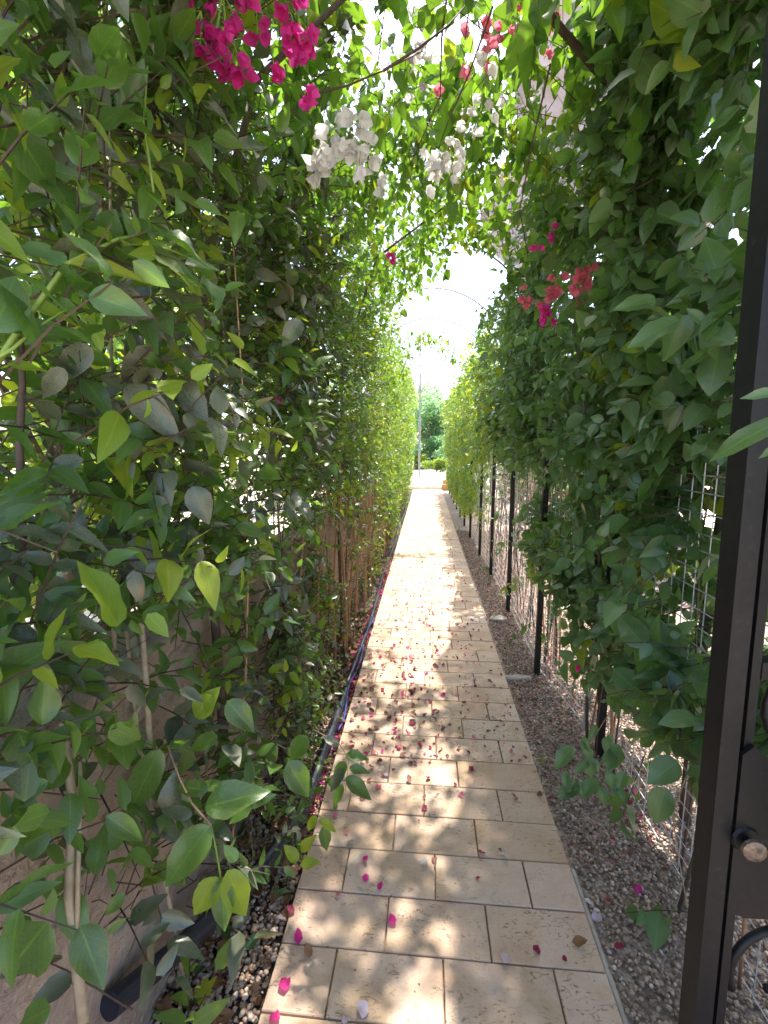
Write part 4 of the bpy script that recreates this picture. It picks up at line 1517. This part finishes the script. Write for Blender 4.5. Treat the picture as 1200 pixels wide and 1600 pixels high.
# ================================================================== PIPES
pp = [(-0.86, 0.99, 0.085), (-0.78, 1.03, 0.075), (-0.655, 1.16, 0.05), (-0.56, 1.36, 0.036), (-0.485, 1.62, 0.034), (-0.455, 2.1, 0.034), (-0.447, 2.55, 0.032)]
pp = [(x if x > -0.65 else -0.65 + (x + 0.65) * 0.0, y, z) for x, y, z in pp]
pp = [tuple(onz(172, 1572, .27)), tuple(onz(275, 1486, .19)), tuple(onz(350, 1420, .13)), tuple(onz(400, 1368, .09)), tuple(onz(468, 1280, .045)), (-0.455, 2.1, 0.034), (-0.447, 2.55, 0.032)]
mb = MB((-0.5, 1.6, 0))
mb.tube(pp, [.026, .026, .027, .027, .027, .026, .022], 14, False)
pe = np.array(pp[0]); pd_ = np.array(pp[1]) - pe; pd_ /= np.linalg.norm(pd_)
mb.tube([pe - pd_ * .001, pe + pd_ * .004], [.0262, .0265], 14, True)
o = mb.build('drain_pipe', M['pipe'], loc=(-0.5, 1.6, 0), smooth=False)
tag(o, 'thick black plastic pipe lying in the soil at the foot of the near wall', 'pipe')
mb = MB((-0.45, 6, 0))
pts = [(-0.447 + 0.012 * math.sin(y * 2.1), y, 0.022) for y in np.linspace(2.57, 13.5, 40)]
mb.tube(pts, 0.019, 8)
o = mb.build('irrigation_pipe', M['pipe'], loc=(-0.45, 6, 0), smooth=True)
tag(o, 'long thin dark irrigation pipe along the left edge of the path', 'pipe')
mb = MB((-0.41, 2.4, 0))
pts = [(-0.425 + 0.012 * math.sin(y * 9), y, 0.034 + 0.012 * math.sin(y * 13)) for y in np.linspace(2.15, 3.75, 26)]
mb.tube(pts, 0.0065, 6)
o = mb.build('blue_tube', M['bluehose'], loc=(-0.41, 2.4, 0), smooth=True)
tag(o, 'thin bright blue tube beside the dark irrigation pipe', 'tube')
# cut stump by the path edge
mb = MB((-0.39, 1.78, 0))
c = onz(524, 1262, 0.03)
mb.tube([c + [0, 0, -0.03], c + [0.001, 0, .02], c + [0.002, .001, .05]], [0.009, 0.0085, 0.008], 9)
o = mb.build('cut_stem', M['green_stem'], loc=(-0.39, 1.78, 0))
tag(o, 'short cut green stem stub under the sprig at the path edge', 'stub')


# ================================================================== STONES
def stone(px, py, dims, rotz, label, mat='rock', z=0.0, seed=0):
    c = onz(px, py, z)
    rng = np.random.default_rng(seed)
    n = 9
    mb = MB((c[0], c[1], 0))
    ring = []
    for i in range(n):
        t = 2 * math.pi * i / n + rng.uniform(-.2, .2)
        rr = rng.uniform(.82, 1.1)
        ring.append((math.cos(t) * rr, math.sin(t) * rr))
    vs = []
    cr, sr = math.cos(rotz), math.sin(rotz)
    for zz, s in ((-0.01, 1.0), (dims[2] * .75, 1.0), (dims[2], .86)):
        for (a, b) in ring:
            x, y = a * dims[0] / 2 * s, b * dims[1] / 2 * s
            vs.append((c[0] + x * cr - y * sr, c[1] + x * sr + y * cr, zz + rng.uniform(-1, 1) * dims[2] * .08 * (zz > 0)))
    fs = [tuple(range(2 * n, 3 * n))]
    for l in (0, 1):
        fs += [(l * n + i, l * n + (i + 1) % n, (l + 1) * n + (i + 1) % n, (l + 1) * n + i) for i in range(n)]
    mb.add(vs, fs)
    o = mb.build('stone', M[mat], loc=(c[0], c[1], 0))
    tag(o, label, 'stone')


stone(778, 968, (0.17, 0.11, 0.02), .2, 'pale triangular stone slab on the gravel beside the third post', 'concrete', seed=3)
stone(806, 1062, (0.20, 0.06, 0.025), .1, 'narrow pale stone lying across the gravel near a black post', 'concrete', seed=4)
stone(768, 888, (0.16, 0.16, 0.02), .1, 'thin flat grey stone in the farther gravel strip', 'rock', seed=5)
stone(790, 1130, (0.06, 0.10, 0.02), .1, 'small white chip of stone touching the right edge of the path', 'stone_light', seed=6)
# dried grey scrap hanging on the mesh by the near post
mb = MB(onx(930, 1100, .80))
a, b = onx(928, 1080, .785), onx(912, 1145, .785)
sc = np.array([0, .05, 0])
mb.add([a, a + sc * .4, b + sc, b, (a + b) / 2 + [-.01, .04, 0]], [(0, 1, 4, 3), (4, 1, 2, 3)])
o = mb.build('dry_scrap', M['paper'], loc=tuple(onx(930, 1100, .80)))
tag(o, 'pale dry scrap caught on the mesh beside the nearest black post', 'scrap')


# ================================================================== FALLEN PETALS
def fallen(px, py, size, mat, label, rz=None, z=None, cat_='petal', key='bract', group=None, curl=0.35):
    c = onz(px, py, PZ if z is None else z)
    a = rnd.uniform(0, 6.28) if rz is None else rz
    al = np.array([math.cos(a), math.sin(a), rnd.uniform(-.05, .12)])
    nn = np.array([rnd.uniform(-curl, curl), rnd.uniform(-curl, curl), 1.0])
    R = frames(al[None], nn[None])[0]
    m4 = np.eye(4)
    m4[:3, :3] = R * size
    m4[:3, 3] = c - R[:, 1] * size * .5 + np.array([0, 0, 0.004 + size * .09])
    k = rnd.randrange(len(T[key]))
    o = bpy.data.objects.new('fallen_' + cat_, template_mesh(key, k, mat))
    COL.objects.link(o)
    o.matrix_world = Matrix(m4.tolist())
    tag(o, label, cat_, group)


HP = [
    (572, 1346, .030, 'magenta', 'upper of two bright magenta petals close together on the left tiles'),
    (571, 1374, .026, 'magenta', 'lower of two bright magenta petals close together on the left tiles'),
    (594, 1388, .024, 'magenta', 'small magenta petal just right of the close pair'),
    (613, 1441, .032, 'magenta', 'round magenta petal alone in the middle of a near tile'),
    (467, 1469, .036, 'magenta', 'magenta petal standing up beside a tan crumpled leaf at the left edge'),
    (445, 1542, .036, 'magenta', 'large magenta petal on the left edge near the bottom'),
    (430, 1594, .030, 'magenta', 'magenta petal cut by the bottom edge of the picture'),
    (528, 1402, .020, 'pink', 'small pink petal on a tile joint left of the magenta pair'),
    (663, 1265, .026, 'crimson', 'dark crimson petal beside a curled brown one on the fifth row'),
    (655, 1284, .010, 'crimson', 'tiny crimson speck of petal under the dark crimson one'),
    (663, 1248, .020, 'dried', 'curled brown petal above the dark crimson one'),
    (669, 1218, .026, 'crimson', 'dark red crumpled petal alone in the centre of a tile'),
    (711, 1228, .020, 'crimson', 'small red petal right of the centre of the path'),
    (736, 1203, .028, 'crimson', 'wine red petal at the corner where two tiles meet'),
    (753, 1337, .028, 'crimson', 'wine coloured petal left of a white one'),
    (781, 1330, .016, 'dried', 'little reddish brown petal above the white one'),
    (786, 1340, .034, 'white', 'white translucent petal right of the wine coloured one'),
    (663, 1350, .032, 'white', 'whitish round petal touching a tan one'),
    (679, 1346, .022, 'dried', 'tan curled petal touching the whitish round one'),
    (747, 1375, .018, 'crimson', 'small dark petal near the grey stain'),
    (838, 1487, .024, 'crimson', 'dark purple petal on the near right tile'),
    (881, 1501, .020, 'crimson', 'smaller dark red petal toward the right edge of the near tile'),
    (789, 1503, .036, 'pale', 'pale lavender petal lying over a tile joint'),
    (566, 1580, .036, 'pale', 'pale lavender petal at the bottom of the picture'),
    (540, 1598, .022, 'pale', 'small whitish petal beside the lavender one at the bottom'),
    (548, 1320, .034, 'pale', 'faded pink lavender petal under the hanging sprig'),
    (524, 1276, .024, 'pink', 'pink petal at the left edge beside the cut stub'),
    (542, 1303, .020, 'pink', 'faint pink petal above the faded lavender one'),
    (592, 1231, .030, 'pink', 'rosy faded petal in the small group below the sprig tip'),
    (577, 1222, .024, 'dried', 'brown petal in the small group below the sprig tip'),
    (603, 1213, .024, 'pale', 'whitish petal in the small group right of the sprig'),
    (692, 1087, .034, 'magenta', 'brightest magenta petal in the middle distance'),
    (714, 1086, .026, 'pink', 'pink petal next to the brightest magenta one'),
    (741, 1062, .030, 'pale', 'pale petal on the tiles near the right edge of the middle distance'),
    (767, 1186, .028, 'pale', 'pale crumpled petal near the right edge of the path'),
    (644, 1132, .034, 'crimson', 'big dark red petal of the middle drift'),
    (637, 1013, .028, 'magenta', 'magenta petal above the middle drift'),
    (634, 1028, .028, 'magenta', 'magenta petal just under its neighbour above the middle drift'),
    (567, 1124, .024, 'magenta', 'magenta petal in the left part of the middle drift'),
    (580, 1119, .024, 'magenta', 'magenta petal right of another in the left part of the drift'),
    (656, 1168, .028, 'crimson', 'dark red petal with a pink edge below the middle drift'),
    (672, 1170, .020, 'crimson', 'small dark red petal right of the one with a pink edge'),
    (620, 1168, .020, 'crimson', 'small red petal left of the one with a pink edge'),
    (597, 1176, .020, 'magenta', 'small magenta petal beside a pale one left of the drift'),
    (585, 1178, .024, 'pink', 'pale rose petal left of a small magenta one'),
    (630, 1182, .034, 'dried', 'brown curled petal lying below the drift'),
    (556, 1105, .026, 'pink', 'rose petal at the left edge of the drift'),
    (728, 1012, .022, 'magenta', 'magenta petal near the right edge in the far middle distance'),
    (996, 1392, .032, 'magenta', 'magenta petal on the gravel near the grey rock'),
    (932, 1437, .036, 'pale', 'pale lilac petal on the near gravel'),
    (950, 1412, .028, 'crimson', 'dark purple petal on the near gravel above the pale one'),
    (920, 1415, .028, 'white', 'white petal on the near gravel'),
    (968, 1485, .032, 'crimson', 'dull purple petal in the lower gravel'),
    (454, 1425, .030, 'crimson', 'dark magenta petal in the soil at the left edge of the path'),
    (440, 1441, .030, 'pale', 'faded pink petal in the dark gravel left of the path'),
]
for (px, py, s, mt, lab) in HP:
    gz = 0.018 if (px > 900 or px < 446 + (1442 - py) * 0.4 and py > 1415 and px < 456) else None
    fallen(px, py, s, mt, lab, z=gz)
fallen(481, 1490, .034, 'dead', 'tan crumpled leaf on the tile beside a magenta petal', cat_='leaf')
fallen(905, 1477, .040, 'dead', 'brown crumpled leaf at the right edge of the near tile', cat_='leaf')
fallen(797, 1119, .034, 'dead', 'orange brown leaf at the right edge of the path', cat_='leaf', z=.02)
fallen(779, 1041, .026, 'dead', 'small orange leaf on the gravel by the path', cat_='leaf', z=.02)
fallen(849, 1193, .026, 'young', 'bright yellow green leaf on the gravel', cat_='leaf', z=.02)
fallen(571, 1075, .045, 'hedge', 'green fallen leaf on the left tiles of the middle distance', cat_='leaf', key='ovate_hi')
fallen(447, 1395, .060, 'hedge', 'green leaf lying in the soil by the left path edge', cat_='leaf', key='ovate_hi', z=.03)

# countable smaller petals: four looks, each group shares one true label
rngp = np.random.default_rng(55)


def path_drift(n):
    """positions over the walk, denser in the drift of the photograph"""
    out = []
    while len(out) < n:
        t = rngp.random()
        if t < 0.62:
            py = rngp.normal(1060, 75)
            cx = 600 + (1200 - py) * 0.18 + rngp.normal(0, 48)
        elif t < 0.8:
            py = rngp.normal(960, 25)
            cx = 665 + rngp.normal(0, 45)
        else:
            py = rngp.uniform(800, 1250)
            cx = rngp.uniform(520, 860)
        g_ = onz(cx, py, PZ)
        if XL + 0.02 < g_[0] < XR - 0.02 and py > 790:
            out.append((cx, py))
    return out


looks = [('dried', 0.020, 'small dried brown petal in the drift scattered over the middle tiles', 'dried petals of the middle drift'),
         ('crimson', 0.018, 'small dark red petal in the drift scattered over the middle tiles', 'dark red petals of the middle drift'),
         ('pink', 0.020, 'small faded pink petal in the drift scattered over the middle tiles', 'faded pink petals of the middle drift'),
         ('magenta', 0.018, 'small magenta petal in the drift scattered over the middle tiles', 'magenta petals of the middle drift')]
for (px, py) in path_drift(240):
    k = rngp.choice(4, p=[.42, .30, .20, .08])
    mt, s, lab, grp = looks[k]
    sc = rngp.uniform(.8, 1.75)
    g_ = onz(px, py, PZ)
    side = 'near the left edge' if g_[0] < -.28 else 'left of centre' if g_[0] < -.05 else \
        'at centre' if g_[0] < .15 else 'right of centre' if g_[0] < .35 else 'near the right edge'
    row = min([(abs(py - y_), t_) for y_, t_ in ((830, 'far off, half way to the step'), (900, 'well beyond the drift'), (960, 'in the far dense patch'), (1015, 'level with the pair of magenta petals'),
               (1087, 'level with the brightest magenta petal'), (1135, 'level with the big dark red petal'), (1180, 'just nearer than the drift'), (1240, 'level with the cut stub'))])[1]
    big = 'tiny' if sc < 1.1 else 'small' if sc < 1.45 else 'larger'
    fallen(px, py, s * sc, mt, '%s %s petal %s, %s' % (big, {'dried': 'brown', 'crimson': 'dark red', 'pink': 'faded pink', 'magenta': 'magenta'}[mt], side, row), group=grp, curl=.9)


def litter(name, P, sizes, mats, mat_p, curl=0.6):
    n = len(P)
    R = frames(RG.normal(0, 1, (n, 3)) * np.array([1, 1, .2]), np.tile([0, 0, 1.], (n, 1)) + RG.normal(0, curl, (n, 3)))
    L_ = dict(pos=P, R=R, size=sizes, mat=RG.choice(len(mats), n, p=mat_p))
    return merged(name, L_, 'bract', mats, None, np.zeros(3))


# uncountable litter: on the far tiles, in the gravel strip and against the left edge
n = 1100
pp_ = np.stack([RG.uniform(XL + .02, XR - .02, n), 2.0 + 12 * RG.uniform(0, 1, n) ** 1.5, np.full(n, PZ + .004)], 1)
litter('petal_litter', pp_, RG.uniform(.008, .020, n), ['dried', 'crimson', 'pink'], [.6, .15, .25])
n = 1500
pp_ = np.stack([RG.uniform(XR + .02, 0.98, n), 1.5 + 7 * RG.uniform(0, 1, n) ** 1.1, RG.uniform(.012, .024, n)], 1)
litter('petal_litter', pp_, RG.uniform(.012, .022, n), ['dried', 'crimson', 'pink', 'dead'], [.50, .08, .12, .30])
n = 900
pp_ = np.stack([RG.uniform(-.47, XL - .005, n), RG.uniform(1.5, 6, n), RG.uniform(.01, .03, n)], 1)
litter('petal_litter', pp_, RG.uniform(.014, .028, n), ['crimson', 'magenta', 'dried'], [.45, .2, .35])
n = 500
pp_ = np.stack([RG.uniform(-.66, -.42, n), RG.uniform(.7, 4, n), RG.uniform(.01, .02, n)], 1)
litter('leaf_litter', pp_, RG.uniform(.02, .05, n), ['dead', 'hedge'], [.8, .2])


# ================================================================== BEYOND
# step and landing at the far end
mb = MB()
mb.box((0.2, 15.35, 0.055), (2.0, 0.5, 0.11), bev=0.01)
o = mb.build('step', M['stone_light'])
o['kind'] = 'structure'
mb = MB()
mb.box((0.2, 21.0, 0.075), (16.0, 10.75, 0.15), bev=0.01)
o = mb.build('terrace', M['stone_light'])
o['kind'] = 'structure'
mb = MB((0.66, 15.3, 0))
mb.box((0.72, 15.3, 0.10), (0.42, 0.5, 0.20), bev=0.015)
mb.box((0.74, 15.4, 0.265), (0.38, 0.5, 0.13), bev=0.015)
o = mb.build('stone_block', M['orange_lit'], loc=(0.66, 15.3, 0))
tag(o, 'low orange-lit stone block at the right end of the bright step', 'stone block')
mb = MB((-0.30, 17, 0))
mb.tube([(-0.24, 17, 0), (-0.24, 17, 5.3)], 0.035, 8)
mb.tube([(-0.24, 17, 5.3), (-0.24, 17, 5.36)], [0.05, 0.03], 8)
o = mb.build('thin_pole', M['hoop'], loc=(-0.30, 17, 0))
tag(o, 'thin grey pole rising beyond the end of the left hedge', 'pole')


def bush(name, loc, rad, n, leaf, mats, mp, label, catg, trunk_h=0.0, group=None, seed=0, clumps=14, thin=1.0):
    r = root(name, loc, label, catg, group)
    rng = np.random.default_rng(seed)
    org = np.array(loc, float)
    mb = MB(org)
    c0 = org + np.array([0, 0, trunk_h + rad[2]])
    base_r = 0.03 + 0.02 * rad[2]
    mb.tube([org, org + [0.02, 0, max(trunk_h, .1) * .6], org + [0.05, .02, max(trunk_h, .1) + rad[2] * .6]], [base_r, base_r * .8, base_r * .5], 7)
    mb.build('trunk', M['bark'], r, smooth=True)
    cc = rng.normal(0, 1, (clumps, 3))
    cc /= np.linalg.norm(cc, axis=1, keepdims=True)
    cc *= rng.uniform(.25, .85, (clumps, 1))
    mb = MB(org)
    for q in range(clumps):
        p = c0 + cc[q] * np.array(rad)
        b = org + np.array([0, 0, trunk_h * .7 + rad[2] * rng.uniform(.1, .5)])
        mb.tube([b, (b + p) / 2 + rng.normal(0, .05, 3), p], [base_r * .45, base_r * .3, base_r * .12], 5, False)
    lb = mb.build('limbs', M['bark'], r)
    which = rng.integers(0, clumps, n)
    d = rng.normal(0, 1, (n, 3))
    d /= np.linalg.norm(d, axis=1, keepdims=True)
    P = c0 + (cc[which] + d * rng.uniform(.5, 1.0, (n, 1)) ** .5 * .36) * np.array(rad)
    P = P[P[:, 2] > org[2] + .05]
    al = rng.normal(0, 1, P.shape) + np.array([0, 0, -.2])
    R = frames(al, rng.normal(0, .5, P.shape) + np.array([0, 0, 1.0]))
    L = dict(pos=P, R=R, size=leaf * rng.uniform(.7, 1.3, len(P)), mat=rng.choice(len(mats), len(P), p=mp))
    o = merged('crown', L, 'far', mats, r, org)
    return r


G_ = 'bushes and trees beyond the left wall'
bush('tree', (-2.6, 1.6, 0), (1.2, 1.4, 1.5), 5200, .13, ['far', 'young'], [.6, .4], 'bright green tree in the sun beyond the near stucco wall', 'tree', 1.6, G_, 1)
bush('bush', (-2.4, 3.3, 0), (1.0, 1.0, 0.9), 3200, .11, ['far', 'young'], [.5, .5], 'rounded bush behind the wall seen through the bare stems', 'bush', 0.2, G_, 2)
bush('tree', (-3.6, 6.0, 0), (1.6, 2.0, 1.9), 5000, .14, ['far', 'young'], [.6, .4], 'sunlit tree behind the middle of the left hedge', 'tree', 1.2, G_, 3)
bush('bush', (-2.0, 0.2, 0), (0.7, 0.9, 0.8), 2200, .10, ['far', 'young'], [.6, .4], 'yellow green bush behind the wall at the left margin', 'bush', 0.3, G_, 4)
bush('tree', (-1.9, 2.3, 0), (0.9, 1.0, 1.2), 4200, .10, ['far', 'young'], [.6, .4], 'leafy tree close behind the dusty shrubs, its crown level with their tops', 'tree', 1.5, G_, 21)
bush('bush', (-1.7, 1.0, 0), (0.6, 0.7, 0.75), 2600, .085, ['far', 'young'], [.5, .5], 'bright bush just over the near stucco wall', 'bush', 0.35, G_, 22)
bush('tree', (-3.0, 11.5, 0), (1.6, 2.5, 1.8), 4500, .14, ['far', 'young'], [.7, .3], 'tree behind the far part of the left hedge', 'tree', 1.4, G_, 5)
E_ = 'plants beyond the far end of the path'
bush('tree', (0.3, 27.0, 0.1), (2.0, 1.6, 1.9), 6500, .16, ['bluegreen', 'far'], [.8, .2], 'bluish green tree straight ahead beyond the bright terrace', 'tree', 0.6, E_, 6)
bush('tree', (-2.6, 29.0, 0.1), (2.4, 1.8, 2.6), 6000, .18, ['bluegreen', 'far'], [.5, .5], 'taller tree left of the one straight ahead', 'tree', 1.0, E_, 7)
bush('tree', (3.2, 28.0, 0.1), (2.4, 1.8, 2.3), 6000, .18, ['bluegreen', 'far'], [.5, .5], 'tree right of the one straight ahead', 'tree', 1.0, E_, 8)
bush('bush', (-0.4, 24.8, 0.14), (1.0, 0.6, 0.45), 3000, .10, ['young', 'far'], [.8, .2], 'low yellow green bush on the far edge of the terrace', 'bush', 0.0, E_, 9)
bush('bush', (1.0, 24.9, 0.14), (0.8, 0.6, 0.6), 2400, .10, ['bluegreen', 'far'], [.7, .3], 'low bluish bush right of the yellow green one', 'bush', 0.0, E_, 10)
bush('bush', (0.5, 22.6, 0.14), (0.7, 0.5, 0.35), 2200, .09, ['young', 'far'], [.6, .4], 'small bright shrub low on the terrace by the orange-lit block', 'bush', 0.0, E_, 25)
bush('tree', (-0.5, 31.0, 0.1), (2.6, 1.8, 2.7), 6500, .17, ['bluegreen', 'far'], [.6, .4], 'pale green tree showing between the pole and the bluish tree', 'tree', 0.3, E_, 26)
bush('bush', (-1.3, 24.2, 0.14), (1.1, 0.9, 1.3), 3600, .12, ['bluegreen', 'far'], [.7, .3], 'tall bluish bush left of the yellow green one', 'bush', 0.0, E_, 23)
bush('bush', (0.25, 26.0, 0.14), (1.2, 0.8, 1.0), 3600, .12, ['bluegreen', 'far'], [.8, .2], 'dense bluish bush behind the yellow green one', 'bush', 0.0, E_, 24)
bush('bush', (-2.2, 19.5, 0.14), (1.2, 1.6, 1.2), 3800, .11, ['far', 'young'], [.7, .3], 'rounded bush on the terrace beyond the end of the left hedge', 'bush', 0.1, E_, 13)
R_ = 'trees beyond the right fence'
bush('tree', (3.0, 2.6, 0), (1.2, 1.2, 1.3), 3600, .13, ['far', 'young'], [.6, .4], 'tree lit by the sun above the vines on the right', 'tree', 2.2, R_, 11)
bush('tree', (3.4, 7.5, 0), (1.4, 1.8, 1.4), 3600, .14, ['far', 'young'], [.7, .3], 'tree behind the middle of the mesh fence', 'tree', 1.6, R_, 12)


for q, (bx_, by_, lab_) in enumerate([(2.0, 5.6, 'added dry brown bush behind the clear span of mesh'), (2.1, 7.6, 'added dry brown bush behind the farther posts'),
                                     (2.0, 9.8, 'added dry bush behind the far mesh, beyond two others'), (2.2, 12.6, 'last added dry bush behind the far end of the mesh')]):
    bush('bush', (bx_, by_, 0), (0.7, 1.1, 0.62), 2600, .07, ['dead', 'dusty', 'far'], [.45, .35, .2], lab_, 'bush', 0.05, 'added dark bushes behind the mesh fence', 60 + q, 16)  # bushes added to darken the view, standing in for twigs and shade


# white house beyond the right fence, its bluish shade put into the wall colour
M['render_wall'] = simple('blue_shaded_render', (0.42, 0.46, 0.56), 0.85, nscale=3, var=0.08)
M['pane'] = simple('dark_glass', (0.04, 0.05, 0.06), 0.12, nscale=3, var=0.2)
M['roof'] = simple('roof_tile', (0.42, 0.20, 0.12), 0.85, nscale=8)
hx = 4.9
house = root('house', (hx, 3.0, 0), 'white house with bluish shade in its wall colour, glimpsed through the vines on the right', 'house')
ho = np.array([hx, 3.0, 0])
mb = MB(ho)
mb.box((hx + 2, 3.0, 1.35), (4, 9.0, 2.7))
mb.build('wall', M['render_wall'], house)
mb = MB(ho)
mb.box((hx + 2, 3.0, 2.80), (4.6, 9.6, 0.18), bev=0.03)
mb.build('roof', M['roof'], house)
for yy in (0.6, 3.0, 5.4):
    mb = MB(ho)
    mb.box((hx - 0.02, yy, 1.5), (0.05, 1.1, 1.1))
    wf = mb.build('window', M['stone_light'], house)
    mb = MB(ho)
    mb.box((hx - 0.05, yy - .26, 1.5), (0.02, 0.44, 0.94))
    mb.box((hx - 0.05, yy + .26, 1.5), (0.02, 0.44, 0.94))
    mb.build('pane', M['pane'], wf)
print('objects', len(bpy.data.objects))
